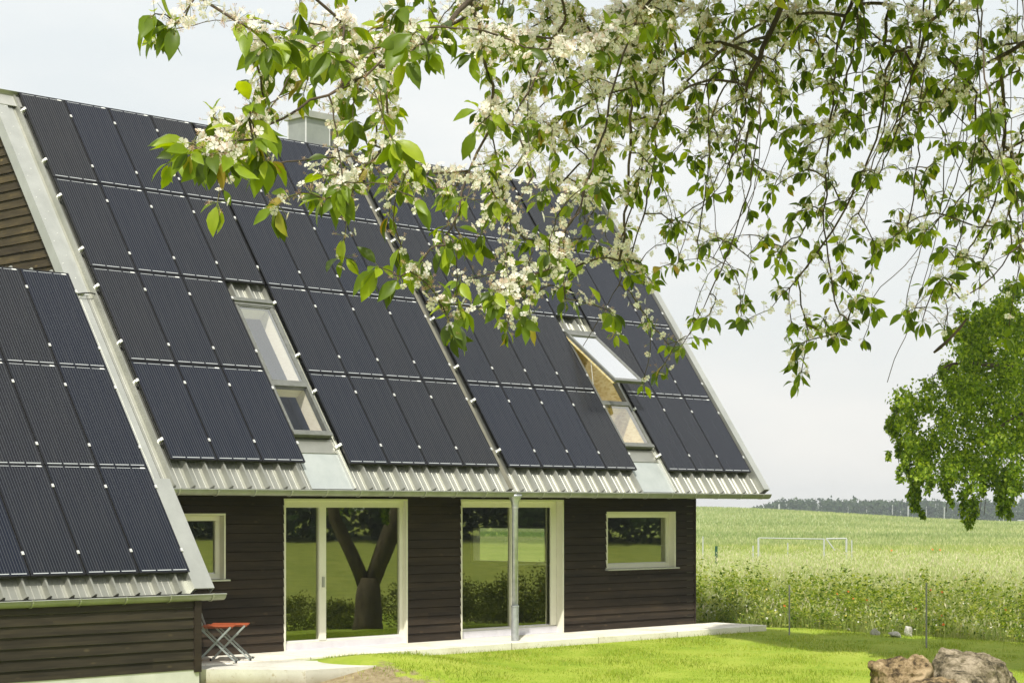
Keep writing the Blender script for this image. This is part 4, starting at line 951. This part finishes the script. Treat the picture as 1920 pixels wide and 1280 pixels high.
# lumps of the hanging crown (photo silhouette, each at its own depth inside the crown)
for px, py, r_ in [(1700, 760, .30), (1745, 745, .36), (1790, 760, .4), (1840, 740, .45), (1890, 760, .5), (1695, 810, .26), (1720, 840, .32), (1765, 820, .4), (1810, 840, .42), (1860, 830, .42), (1905, 850, .4),
                   (1805, 700, .34), (1835, 660, .40), (1880, 690, .5), (1815, 640, .26), (1845, 600, .32), (1890, 600, .42), (1925, 640, .5), (1870, 585, .22), (1915, 600, .35), (1730, 880, .24), (1780, 870, .3), (1830, 885, .3), (1880, 890, .3), (1915, 900, .2), (1760, 720, .25), (1925, 720, .5), (1930, 800, .5), (1850, 640, .4), (1870, 700, .4), (1900, 560, .3), (1860, 625, .4), (1905, 690, .4), (1800, 730, .35), (1820, 610, .2), (1785, 700, .2)]:
    for j in range(6): vis(px + random.uniform(-22, 22), py + random.uniform(-22, 22), 37.5 + random.uniform(-1.6, 2.8), r_ * random.uniform(.35, .8))
for px, y0, y1, r_ in [(1716, 860, 958, .13), (1724, 880, 975, .07), (1706, 840, 925, .10), (1775, 870, 950, .11), (1785, 860, 930, .10), (1812, 900, 985, .17), (1822, 930, 992, .12), (1880, 880, 970, .14), (1888, 880, 975, .09), (1870, 870, 945, .13), (1740, 880, 925, .12), (1672, 760, 815, .08), (1682, 790, 860, .10), (1905, 900, 948, .12), (1692, 860, 905, .08), (1840, 880, 930, .12), (1668, 848, 865, .05)]:
    n_ = int((y1 - y0) / 7); dd = 37.2 + random.uniform(-.8, 1.5)
    for j in range(n_): t = j / n_; cs.append(at(px + 7 * math.sin(t * 5 + px) + random.uniform(-4, 4), y0 + (y1 - y0) * t, dd)); crs.append(r_ * (1.25 - .75 * t) * random.uniform(.7, 1.2))
cb = []; rb_ = []
PGN = [(1800, 640), (1830, 590), (1930, 580), (1950, 900), (1850, 880), (1790, 860), (1710, 850), (1700, 780), (1740, 750), (1780, 730)]
def inpoly(x, y, P_):
    c_ = False; j_ = len(P_) - 1
    for i_ in range(len(P_)):
        if (P_[i_][1] > y) != (P_[j_][1] > y) and x < (P_[j_][0] - P_[i_][0]) * (y - P_[i_][1]) / (P_[j_][1] - P_[i_][1]) + P_[i_][0]: c_ = not c_
        j_ = i_
    return c_
while len(cb) < 75:
    x_, y_ = random.uniform(1690, 1960), random.uniform(570, 900)
    if inpoly(x_, y_, PGN): cb.append(at(x_, y_, random.uniform(38, 42))); rb_.append(random.uniform(.2, .42))
lvb = leaf_cloud(np.array(cb), 120, np.array(rb_), .095, 1.2, 1.)
lvs = leaf_cloud(np.array(cs), 42, np.array(crs), .085, 1.3, 1.4)
lv1 = leaf_cloud(np.array(cc), 95, np.array(cr_) * 1.1, .085, 1.25, 1.1)
# the rest of the crown, to the right of the frame
c2 = []; r2_ = []
for i in range(150):
    a = random.uniform(0, 2 * PI); t = random.random(); z = 4 + 10.5 * t; rr_ = (5.4 * math.sin(PI * min(1, .2 + t * .75))) * math.sqrt(random.random())
    p = np.array([tx + 2.4 + rr_ * math.cos(a), ty - .5 + rr_ * math.sin(a), tg + z]); dpx = 960 + FPX * ((p - CAM) @ RT) / ((p - CAM) @ FW)
    if dpx < 1990: continue
    c2.append(p); r2_.append(random.uniform(.6, 1.1))
c3 = []; r3_ = []
for i in range(650):   # unseen clumps added above the frame, set sunward to cast the lawn's long shade
    t = random.random(); px_s = 1375 + 620 * t; py_s = 1191 + 44 * t + random.uniform(-1, 1) * (6 + 17 * t) + 4 * math.sin(px_s * .03)
    zg_ = -.5
    for it_ in range(8): dg_ = (zg_ - CAM[2]) / (-(py_s - HY) / FPX); G = at(px_s, py_s, dg_); zg_ = .5 * zg_ + .5 * float(gz(G[0], G[1]))
    h = random.uniform(14.0, 16.5)
    k = h / 1.07; c3.append(G + np.array([-.60 * k, -.50 * k, h])); r3_.append(random.uniform(.4, .8))
lv2 = leaf_cloud(np.array(c2), 330, np.array(r2_), .115, .8, .5)
lv3 = leaf_cloud(np.array(c3), 110, np.array(r3_), .24, .8, .5)
V, F = join([lv1, lvs, lvb, lv2, lv3]); mesh_np('crown', V, F, M['treeleaf'], bt)
for px, y0, y1 in [(1775, 880, 960), (1846, 890, 965), (1838, 900, 960), (1748, 700, 745)]:
    mb = MB(); mb.tube([at(px, y0, 37.6), at(px + 3, (y0 + y1) / 2, 37.6), at(px - 1, y1, 37.6)], .006, 5); mb.build('hanging_twig', M['bark'], bt)
mb = MB()
mb.tube([at(1900, 690, 37.8), at(1820, 680, 37.6), at(1785, 682, 37.5), at(1768, 690, 37.5), at(1748, 706, 37.5)], [.05, .035, .025, .02, .008], 7)
mb.tube([at(1785, 682, 37.5), at(1772, 700, 37.5), at(1765, 720, 37.5)], [.02, .015, .01], 7)
mb.build('hanging_twig', M['bark'], bt)

# shrubs and a wood on the garden side: what the panes mirror
def crown_tree(name, x, y, h, r_, n, leaf, mat, label, cat, group=None, trunk=True):
    g = float(gz(x, y)); root = empty(name, (x, y, g), label, cat, group)
    if trunk:
        mb = MB(); mb.tube([(x, y, g - .1), (x + .05, y, g + h * .35), (x, y + .05, g + h * .75)], [r_ * .09, r_ * .06, r_ * .02], 8); mb.build('trunk', M['bark'], root)
    C = []; Q = []
    for i in range(26):
        t = random.random(); a = random.uniform(0, 2 * PI); rr_ = r_ * math.sin(PI * (.12 + .8 * t)) * math.sqrt(random.random()); C.append((x + rr_ * math.cos(a), y + rr_ * math.sin(a), g + h * (.18 + .78 * t) if trunk else g + h * (.05 + .85 * t))); Q.append(r_ * random.uniform(.22, .42))
    V, F = leaf_cloud(np.array(C), n, np.array(Q), leaf); mesh_np('crown' if trunk else 'foliage', V, F, mat, root)
M['shrub'] = leafmat('shrub_leaves', [(0, (.07, .10, .015)), (.5, (.15, .18, .03)), (1, (.27, .28, .07))], .4, .6, .2)
def mirr(px, py_, t):   # where the ray through a pane lands on the garden side
    d = FW + RT * (px - 960) / FPX; return CAM[0] + d[0] * t, 2 * (YW + .13) - (CAM[1] + d[1] * t)
gname = 'shrubs on the garden side mirrored in the glass'
for px, t, h, r_ in [(520, 62, 1.5, 1.3), (570, 64, 1.3, 1.2), (640, 61, 1.1, .9), (755, 62, 1.7, 1.2), (830, 64, 1.4, 1.2), (880, 62, 1.7, 1.3), (920, 65, 1.5, 1.3), (965, 63, 1.9, 1.4), (1010, 62, 2.2, 1.4), (1050, 64, 1.9, 1.3), (1100, 66, 1.5, 1.3)]:
    x, y = mirr(px, 0, t); crown_tree('garden_shrub', x, y, h * .8, r_, 110, .09, M['shrub'], 'rounded green garden shrub mirrored in the patio door glass', 'shrub', gname, False)
# the wood behind
C = []; Q = []
for i in range(1500):
    t = random.uniform(-1, 1); x = 80 + 60 * t + random.uniform(-6, 6); y = -112 + 40 * t + random.uniform(-9, 9); g = float(gz(x, y)); hh = 16 + 4 * math.sin(t * 9) ; z = random.random()
    C.append((x, y, g + 1 + z * hh)); Q.append(random.uniform(1.6, 3.0))
V, F = leaf_cloud(np.array(C), 110, np.array(Q), .8)
tag(mesh_np('wood', V, F, M['farleaf']), 'dark wood behind the garden, mirrored in the window glass', 'wood', kind='stuff')
# forest on the horizon
C = []; Q = []; tr = MB()
for i in range(520):
    px = random.uniform(1385, 2300); d = random.uniform(880, 960); p = at(px, HY, d); g = float(gz(p[0], p[1])); 
    hh = (9.5 + 2.2 * noise.noise(Vector((px * .012, 3, 0))) + random.uniform(-.8, 1.6)) * min(1, .30 + (px - 1385) / 110)
    w = random.uniform(1.6, 2.8)
    for k in range(5): C.append((p[0] + random.uniform(-1.5, 1.5), p[1] + random.uniform(-1.5, 1.5), g + hh * (.12 + .18 * k + random.uniform(-.05, .05)))); Q.append(w * (1 - .10 * k) * (.6 + .4 * hh / 10))
    if random.random() < .2: tr.tube([(p[0] - 3, p[1] - 3, g), (p[0] - 3, p[1] - 3, g + hh * .8)], .22, 4)
V, F = leaf_cloud(np.array(C), 22, np.array(Q), 1.5)
forest = mesh_np('forest', V, F, M['farleaf']); tag(forest, 'dark row of trees along the horizon beyond the green field', 'forest', kind='stuff')
o = tr.build('trunks', M['palepost'], forest)
mb = MB(); p = at(1913, 975, 600); g = float(gz(p[0], p[1])); 
for dx in (0, 2.2): mb.tube([(p[0] + dx, p[1] - dx, g - 1), (p[0] + dx, p[1] - dx, p[2])], .12, 6)
mb.tube([(p[0] - .6, p[1] + .6, p[2]), (p[0] + 2.8, p[1] - 2.8, p[2])], .12, 6)
tag(mb.build('pylon_frame', M['palepost']), 'tiny white frame in the field before the forest at the right edge', 'frame')

# ------------------------------------------------------------------ CHERRY TREE in front
M['cleaf'] = leafmat('cherry_leaves', [(0, (.06, .095, .010)), (.35, (.14, .215, .014)), (.7, (.26, .365, .022)), (.97, (.42, .50, .045)), (1, (.38, .27, .06))], .5, .38, .4)
M['petal'] = leafmat('cherry_petals', [(0, (.86, .82, .77)), (.7, (.90, .88, .85)), (1, (.86, .70, .62))], .45, .6, .15, plain=True)
M['calyx'] = leafmat('faded_blossom', [(0, (.38, .22, .12)), (.5, (.62, .42, .29)), (.85, (.74, .58, .42)), (1, (.52, .55, .22))], .35, .7, .1, plain=True)
M['pedicel'] = leafmat('flower_stalks', [(0, (.20, .30, .05)), (1, (.42, .42, .16))], .3, .6, .1)
DEN = """
000201457868999978777753
000001788728888777688765
000003567417778766766663
000056644468876566744688
000001245777775445545578
000000000143444523445667
000000002322333323443334
000000000021101122441232
000000000000000300300000"""
rows_ = DEN.split(); cl = []
rnd = random.Random(5)
for j, r_ in enumerate(rows_):
    for i, ch_ in enumerate(r_):
        dn = int(ch_)
        if not dn: continue
        nn = dn * (.68 if i < 14 else .98) * (1.35 if j < 3 and i > 8 else 1); nn = int(nn) + (rnd.random() < nn - int(nn))
        for k in range(nn):
            x = (i + rnd.random()) * 80; y = (j + rnd.random()) * 80
            if (745 < x < 855 and 110 < y < 285) or (520 < x < 655 and 178 < y < 285): continue
            lo_ = 5.8 + 2.6 * sm((x - 500) / 900.) + rnd.uniform(0, 2.6) ** 1.0
            cl.append((x, y, float(lo_)))
# some beyond the frame so that the tree goes on
for k in range(150):
    x = rnd.uniform(560, 2350); y = rnd.uniform(-330, 0); cl.append((x, y, rnd.uniform(6.6, 10.5)))
for k in range(90):
    x = rnd.uniform(1920, 2350); y = rnd.uniform(0, 620); cl.append((x, y, rnd.uniform(7.5, 10.5)))
# the single sprays that stand out against roof and sky
hand = [(290, 26, 6), (330, 45, 6), (360, 268, 5.9), (395, 285, 5.9), (430, 290, 5.9), (475, 262, 6), (500, 295, 6), (470, 55, 6), (500, 85, 6), (470, 195, 6), (710, 500, 6.6), (750, 520, 6.6), (790, 490, 6.7), (835, 460, 6.8), (850, 620, 6.6), (840, 600, 6.6), (925, 545, 6.3), (935, 560, 6.3), (985, 520, 6.5),
        (1045, 495, 6.6), (1030, 470, 6.5), (980, 600, 6.8), (1060, 560, 7.5), (1148, 585, 7.5), (1280, 645, 8), (1330, 590, 8), (1240, 500, 8), (1490, 665, 8.5), (1510, 640, 8.5), (1570, 625, 8.5), (1590, 600, 8.5), (1390, 590, 8.4), (1640, 575, 8.3), (1700, 585, 8), (1730, 600, 8), (1620, 555, 8.3), (1770, 520, 8), (1870, 300, 6.8), (1860, 210, 6.8), (1840, 215, 6.8), (1885, 330, 6.8), (1120, 345, 6.2), (985, 90, 6.2), (1235, 40, 6.6), (780, 60, 6), (735, 260, 6), (620, 95, 6), (1130, 90, 6.5), (1150, 60, 6.5)]
cl += [(x, y, float(d)) for x, y, d in hand]
# limbs (photo px, depth) -> world polylines
limbs = [
 [(2620, 600, 10), (2560, 100, 9.8), (2450, -260, 9.4), (2150, -380, 9.0), (1750, -330, 8.6), (1350, -200, 8.0), (1040, -80, 7.4), (880, 2, 7.0), (845, 40, 6.9), (770, 95, 6.8), (705, 130, 6.7), (640, 165, 6.5), (560, 205, 6.3), (500, 235, 6.2)],
 [(1350, -200, 8.0), (1260, -40, 7.9), (1195, 30, 7.9), (1160, 130, 7.8), (1140, 210, 7.7), (1112, 300, 7.6), (1085, 400, 7.2), (1050, 445, 7.0)],
 [(1750, -330, 8.6), (1560, -120, 8.7), (1470, 0, 8.8), (1440, 70, 8.8), (1400, 160, 8.7), (1395, 235, 8.6), (1360, 330, 8.4), (1290, 420, 8.2), (1270, 500, 8.1)],
 [(1750, -330, 8.6), (1640, -100, 9.0), (1575, 60, 9.0), (1568, 130, 9.0), (1555, 230, 9.0), (1548, 330, 8.9), (1545, 430, 8.9), (1560, 530, 8.7), (1575, 590, 8.6)],
 [(2150, -380, 9.0), (1900, -150, 8.9), (1745, 40, 8.8), (1715, 130, 8.8), (1680, 230, 8.8), (1640, 320, 8.8), (1620, 420, 8.7)],
 [(2150, -380, 9.0), (2080, -60, 9.3), (1960, 60, 9.3), (1850, 120, 9.2), (1760, 190, 9.2), (1790, 300, 9.1), (1820, 360, 9.0)],
 [(2450, -260, 9.4), (2200, 100, 9), (2020, 280, 8.6), (1925, 440, 8.4), (1860, 520, 8.3), (1800, 560, 8.2)],
 [(880, 2, 7.0), (905, 80, 7.1), (925, 160, 7.2), (920, 240, 7.3), (880, 320, 7.3), (860, 400, 7.2), (830, 455, 6.9)],
 [(1040, -80, 7.4), (1060, 40, 7.6), (1010, 130, 7.6), (960, 230, 7.6), (1000, 330, 7.4), (940, 430, 7.2), (950, 490, 6.9)],
 [(640, 165, 6.5), (655, 60, 6.5), (560, -40, 6.4), (430, -60, 6.2), (370, -10, 6.05), (345, 25, 6.0)],
]
nodes = []; parent = []
def add_node(p, par): nodes.append(np.array(p, float)); parent.append(par); return len(nodes) - 1
fixed = {}
for L_ in limbs:
    pts = [at(*q) for q in L_]; prev = None
    for q, p in zip(L_, pts):
        if q in fixed: prev = fixed[q]; continue
        if prev is not None:
            a = nodes[prev]; n_ = max(2, int(np.linalg.norm(p - a) / .07)); j0 = prev
            for s_ in range(1, n_ + 1):
                t = s_ / n_; w = a + (p - a) * t + (RNG.normal(0, .006, 3) if s_ < n_ else 0); j0 = add_node(w, j0)
            prev = j0
        else: prev = add_node(p, -1)
        fixed[q] = prev
# long, thin shoots that hang straight down from the limbs on the right
lim_ = len(nodes)
for q in range(30):
    x0 = rnd.uniform(1180, 1930); y0 = rnd.uniform(-60, 260); d0 = rnd.uniform(7.4, 9.8); a = np.array(at(x0, y0, d0)); A_ = np.array(nodes[:lim_]); dd_ = np.linalg.norm(A_ - a, axis=1) + np.clip(a[2] - A_[:, 2], 0, 9)
    j0 = int(np.argmin(dd_)); st = nodes[j0]; Ln = rnd.uniform(.45, 1.15); side = RT * rnd.uniform(-.6, .2) + FW * rnd.uniform(-.2, .2); n1 = max(3, int(np.linalg.norm(a - st) / .06)); pv = j0
    for s_ in range(1, n1 + 1): t = s_ / n1; pv = add_node(st + (a - st) * t + np.array([0, 0, .10]) * math.sin(PI * t) + RNG.normal(0, .003, 3), pv)
    n1 = int(Ln / .05)
    for s_ in range(1, n1 + 1): t = s_ / n1; pv = add_node(a + np.array([0, 0, -Ln * t]) + side * t * t * Ln + RNG.normal(0, .004, 3), pv)
NL = len(nodes)
tips = []
CP = np.array([at(*c) for c in cl])
order = np.argsort([np.min(np.linalg.norm(np.array(nodes) - p, axis=1)) for p in CP])
for ci in order:
    p = CP[ci]; A_ = np.array(nodes); dlt = p - A_; dist = np.linalg.norm(dlt, axis=1)
    cost = dist + .45 * np.abs(dlt @ RT) + .55 * np.clip(dlt[:, 2] + .03, 0, 9) + .10 * (dlt @ RT > 0) * dist + np.where(dist < .05, 1, 0)
    j = int(np.argmin(cost)); a = nodes[j]; D_ = np.linalg.norm(p - a); n_ = max(2, int(D_ / .045)); side = np.cross(p - a, RNG.normal(0, 1, 3)); side /= np.linalg.norm(side) + 1e-9
    prev = j; bow = RNG.uniform(.05, .16) * D_
    for s_ in range(1, n_ + 1):
        t = s_ / n_; w = a + (p - a) * t + (side * bow + np.array([0, 0, .12 * D_])) * math.sin(PI * t) * (.7 if t < 1 else 0) + (RNG.normal(0, .0035, 3) if s_ < n_ else 0); prev = add_node(w, prev)
    tips.append(prev)
nodes = np.array(nodes); parent = np.array(parent); cnt = np.zeros(len(nodes))
for t in tips: cnt[t] += 1
for i in range(len(nodes) - 1, -1, -1):
    if parent[i] >= 0: cnt[parent[i]] += cnt[i]
rad = .0019 + .00085 * np.power(np.maximum(cnt - 1, 0), .52)
trunk_base = at(2620, 600, 10); tgz = float(gz(trunk_base[0], trunk_base[1]))
cherry = empty('cherry_tree', (trunk_base[0], trunk_base[1], tgz), 'flowering cherry tree in front, white blossom sprays hanging in from the top right', 'tree')
mb = MB(); rb = rad[0]
mb.tube([(trunk_base[0] + .1, trunk_base[1], tgz - .2), (trunk_base[0] + .05, trunk_base[1], tgz + .4), tuple(trunk_base + [.02, 0, -1]), tuple(trunk_base + [0, 0, .02])], [.26, .19, .15, max(rb, .10)], 14)
mb.build('trunk', M['bark'], cherry, smooth=True)
rad[:40] = np.maximum(rad[:40], np.linspace(.10, .05, 40)[:len(rad[:40])])
# branch mesh: prism per segment, 6-sided for the thick ones
def segs(idx, k):
    idx = np.array(idx); a = nodes[parent[idx]]; b_ = nodes[idx]; r0 = np.minimum(rad[parent[idx]], rad[idx] * 1.5); r1 = rad[idx]; t = b_ - a; t /= np.linalg.norm(t, axis=1, keepdims=True) + 1e-9
    ref = np.where(np.abs(t[:, 2:3]) < .9, [[0, 0, 1.]], [[1., 0, 0]]); p = np.cross(t, ref); p /= np.linalg.norm(p, axis=1, keepdims=True); q = np.cross(t, p)
    an = np.arange(k) * 2 * PI / k; dirs = p[:, None] * np.cos(an)[None, :, None] + q[:, None] * np.sin(an)[None, :, None]
    V = np.concatenate([a[:, None] + dirs * r0[:, None, None], b_[:, None] + (t * .3 * 0)[:, None] + dirs * r1[:, None, None]], 1)
    j = np.arange(k); F = np.stack([j, (j + 1) % k, (j + 1) % k + k, j + k], 1); n_ = len(idx)
    return V.reshape(-1, 3), (F[None] + (np.arange(n_) * 2 * k)[:, None, None]).reshape(-1, 4)
thick = [i for i in range(len(nodes)) if parent[i] >= 0 and rad[i] > .007]; thin = [i for i in range(len(nodes)) if parent[i] >= 0 and rad[i] <= .007]
V, F = segs(thick, 9); mesh_np('branches', V, F, M['bark'], cherry, smooth=True)
V, F = segs(thin, 5); mesh_np('twigs', V, F, M['twig'], cherry, smooth=True)
# leaf proto: folded, drooping blade
LVt = []; LFt = []
ts = [0, .12, .3, .52, .75, .9, 1.]; wd = [0.02, .11, .20, .235, .165, .065, 0.0]
for t, w in zip(ts, wd):
    for s_ in (-1, 0, 1): LVt.append((t, s_ * w, -.30 * t * t + abs(s_) * w * .38 + .015 * math.sin(t * 20) * s_))
for i in range(len(ts) - 1):
    for s_ in range(2): a = i * 3 + s_; LFt.append((a, a + 3, a + 4, a + 1))
# petal flower proto (5 petals, cupped)
FVt = []; FFt = []
for k in range(5):
    a = k * 2 * PI / 5; n0 = len(FVt)
    for (r_, da, z) in ((.08, 0, 0), (.55, -.56, .16), (.62, 0, .10), (.55, .56, .16), (.93, -.44, .28), (.98, 0, .22), (.93, .44, .28)):
        FVt.append((z, r_ * math.cos(a + da), r_ * math.sin(a + da)))
    FFt += [(n0, n0 + 1, n0 + 4, n0 + 2), (n0, n0 + 2, n0 + 6, n0 + 3), (n0 + 2, n0 + 4, n0 + 5, n0 + 5 - 0), (n0 + 2, n0 + 5, n0 + 6, n0 + 6 - 0)]
FT = []
for f in FFt:
    g_ = list(dict.fromkeys(f)); 
    if len(g_) == 4: FT += [(g_[0], g_[1], g_[2]), (g_[0], g_[2], g_[3])]
    else: FT.append(tuple(g_))
CVt = []; CFt = []     # faded flower: spiky star with stamens
for k in range(5):
    a = k * 2 * PI / 5; n0 = len(CVt); CVt += [(0, .12 * math.cos(a - .5), .12 * math.sin(a - .5)), (-.15, .55 * math.cos(a), .55 * math.sin(a)), (0, .12 * math.cos(a + .5), .12 * math.sin(a + .5))]; CFt.append((n0, n0 + 1, n0 + 2))
    n0 = len(CVt); CVt += [(0, .03 * math.cos(a + .3), .03 * math.sin(a + .3)), (.6, .3 * math.cos(a + .3), .3 * math.sin(a + .3)), (.55, .36 * math.cos(a + .5), .36 * math.sin(a + .5))]; CFt.append((n0, n0 + 1, n0 + 2))
lT = []; lA = []; lN = []; lS = []; fT = []; fA = []; fS = []; gT = []; gA = []; gS = []; pA = []; pB = []
hand0 = len(cl) - len(hand)
for ci, tip in zip(order, tips):
    x, y, d = cl[ci]; P = nodes[tip]; pr = parent[tip]; back = [tip]; 
    for q in range(6):
        if parent[back[-1]] >= 0 and len(back) < 6: back.append(parent[back[-1]])
    tdir = P - nodes[pr]; tdir /= np.linalg.norm(tdir) + 1e-9
    left = x < 900
    sz = (.092 if left else .066) * (1.12 if ci >= hand0 else 1)
    nl = rnd.randint(5, 9) if left else rnd.randint(5, 10)
    for q in range(nl):
        o_ = RNG.normal(0, 1, 3); ax_ = tdir * .5 + o_ * .62 + np.array([0, 0, -.65]); st = nodes[back[min(len(back) - 1, rnd.choice([0, 0, 0, 0, 1]))]]
        axn = ax_ / np.linalg.norm(ax_); stp = st + axn * .018
        lT.append(stp); lA.append(ax_); lN.append(RNG.normal(0, .45, 3) + [-.35, -.30, .75]); lS.append(sz * rnd.uniform(.55, 1.15)); pA.append(st); pB.append(stp)
    m = noise.noise(Vector((x * .006, y * .006, 2.))) ; dense_w = y < 420 and 520 < x < 1420
    far_ = x > 1230 and y > 60
    nf = (rnd.randint(14, 34) if (m > -.1 or dense_w) else rnd.randint(3, 12)) if not far_ else (rnd.randint(12, 28) if m > .05 else rnd.randint(4, 16))
    if 1050 < x < 1200 and y < 130: nf += 26
    fade = .58 if left else (.74 if far_ else .38)
    for q in range(nf):
        st = nodes[back[rnd.randrange(len(back))]]; o_ = RNG.normal(0, 1, 3); o_[2] += .15; o_ /= np.linalg.norm(o_); e_ = st + o_ * rnd.uniform(.022, .05); pA.append(st); pB.append(e_)
        if rnd.random() < fade: gT.append(e_); gA.append(o_); gS.append(rnd.uniform(.014, .022) * (.8 if far_ else 1))
        else: fT.append(e_); fA.append(o_ + RNG.normal(0, .3, 3)); fS.append(rnd.uniform(.0145, .020))
def mk(name, PV, PF, T_, A_, N_, S_, mat):
    T_ = np.array(T_); V, F = scatter(PV, PF, frames(np.array(A_), np.array(N_), np.array(S_)), T_); return mesh_np(name, V, F, mat, cherry, smooth=(name == 'leaves'))
mk('leaves', LVt, LFt, lT, lA, lN, lS, M['cleaf'])
mk('blossoms', FVt, FT, fT, fA, RNG.normal(0, 1, (len(fT), 3)), fS, M['petal'])
mk('faded_blossoms', CVt, CFt, gT, gA, RNG.normal(0, 1, (len(gT), 3)), gS, M['calyx'])
pA = np.array(pA); pB = np.array(pB); t = pB - pA; s_ = np.cross(t, RNG.normal(0, 1, t.shape)); s_ /= np.linalg.norm(s_, axis=1, keepdims=True) + 1e-9; s2 = np.cross(t, s_); s2 /= np.linalg.norm(s2, axis=1, keepdims=True) + 1e-9
w = .0009; ring = [s_ * w, (-.5 * s_ + .87 * s2) * w, (-.5 * s_ - .87 * s2) * w]
V = np.stack([pA + r_ for r_ in ring] + [pB + r_ for r_ in ring], 1).reshape(-1, 3); F = (np.array([[0, 1, 4, 3], [1, 2, 5, 4], [2, 0, 3, 5]])[None] + (np.arange(len(pA)) * 6)[:, None, None]).reshape(-1, 4)
mesh_np('flower_stalks', V, F, M['pedicel'], cherry)
# unseen leaf clouds added towards the sun to shade the cherry's right side
C = []
for i in range(2400):
    p = CP[rnd.randrange(len(CP))]
    if p is None: continue
    px0 = 960 + FPX * ((p - CAM) @ RT) / ((p - CAM) @ FW)
    if px0 < 1050: continue
    q = p - np.array(Lv) * rnd.uniform(1.0, 3.6) + RNG.normal(0, .12, 3); dd = (q - CAM) @ FW; X_ = 960 + FPX * ((q - CAM) @ RT) / max(dd, .1); Y_ = HY - FPX * (q[2] - CAM[2]) / max(dd, .1)
    if dd < 2.5 or (Y_ > -110 and X_ < 2060): continue
    C.append(q)
V, F = leaf_cloud(np.array(C), 26, .17, .09, .8, .8); mesh_np('unseen_shade_leaves', V, F, M['cleaf'], cherry)
# cut branch stub hanging at the lower right
mb = MB(); mb.tube([at(1812, 598, 8.1), at(1800, 615, 8.1), at(1778, 638, 8.1), at(1762, 652, 8.1), at(1751, 661, 8.1)], [.004, .006, .006, .008, .005], 7); mb.build('broken_twig', M['twig'], cherry, smooth=True)

# ------------------------------------------------------------------ haze
mb = MB(); mb.box((-60, -200, -8), (1500, 1500, 24)); hz = mb.build('haze', None)
hm = bpy.data.materials.new('haze'); hm.use_nodes = True; nt = hm.node_tree; nt.nodes.clear(); ou = nt.nodes.new('ShaderNodeOutputMaterial'); pv_ = nt.nodes.new('ShaderNodeVolumePrincipled')
pv_.inputs['Density'].default_value = .00032; pv_.inputs['Color'].default_value = (.86, .93, 1, 1); pv_.inputs['Anisotropy'].default_value = .2; nt.links.new(pv_.outputs[0], ou.inputs['Volume'])
hz.data.materials.append(hm); tag(hz, 'pale summer haze over the fields', 'haze', kind='stuff')
S.cycles.max_bounces = 8; S.cycles.transparent_max_bounces = 16; S.cycles.volume_bounces = 0
S.cycles.use_denoising = True
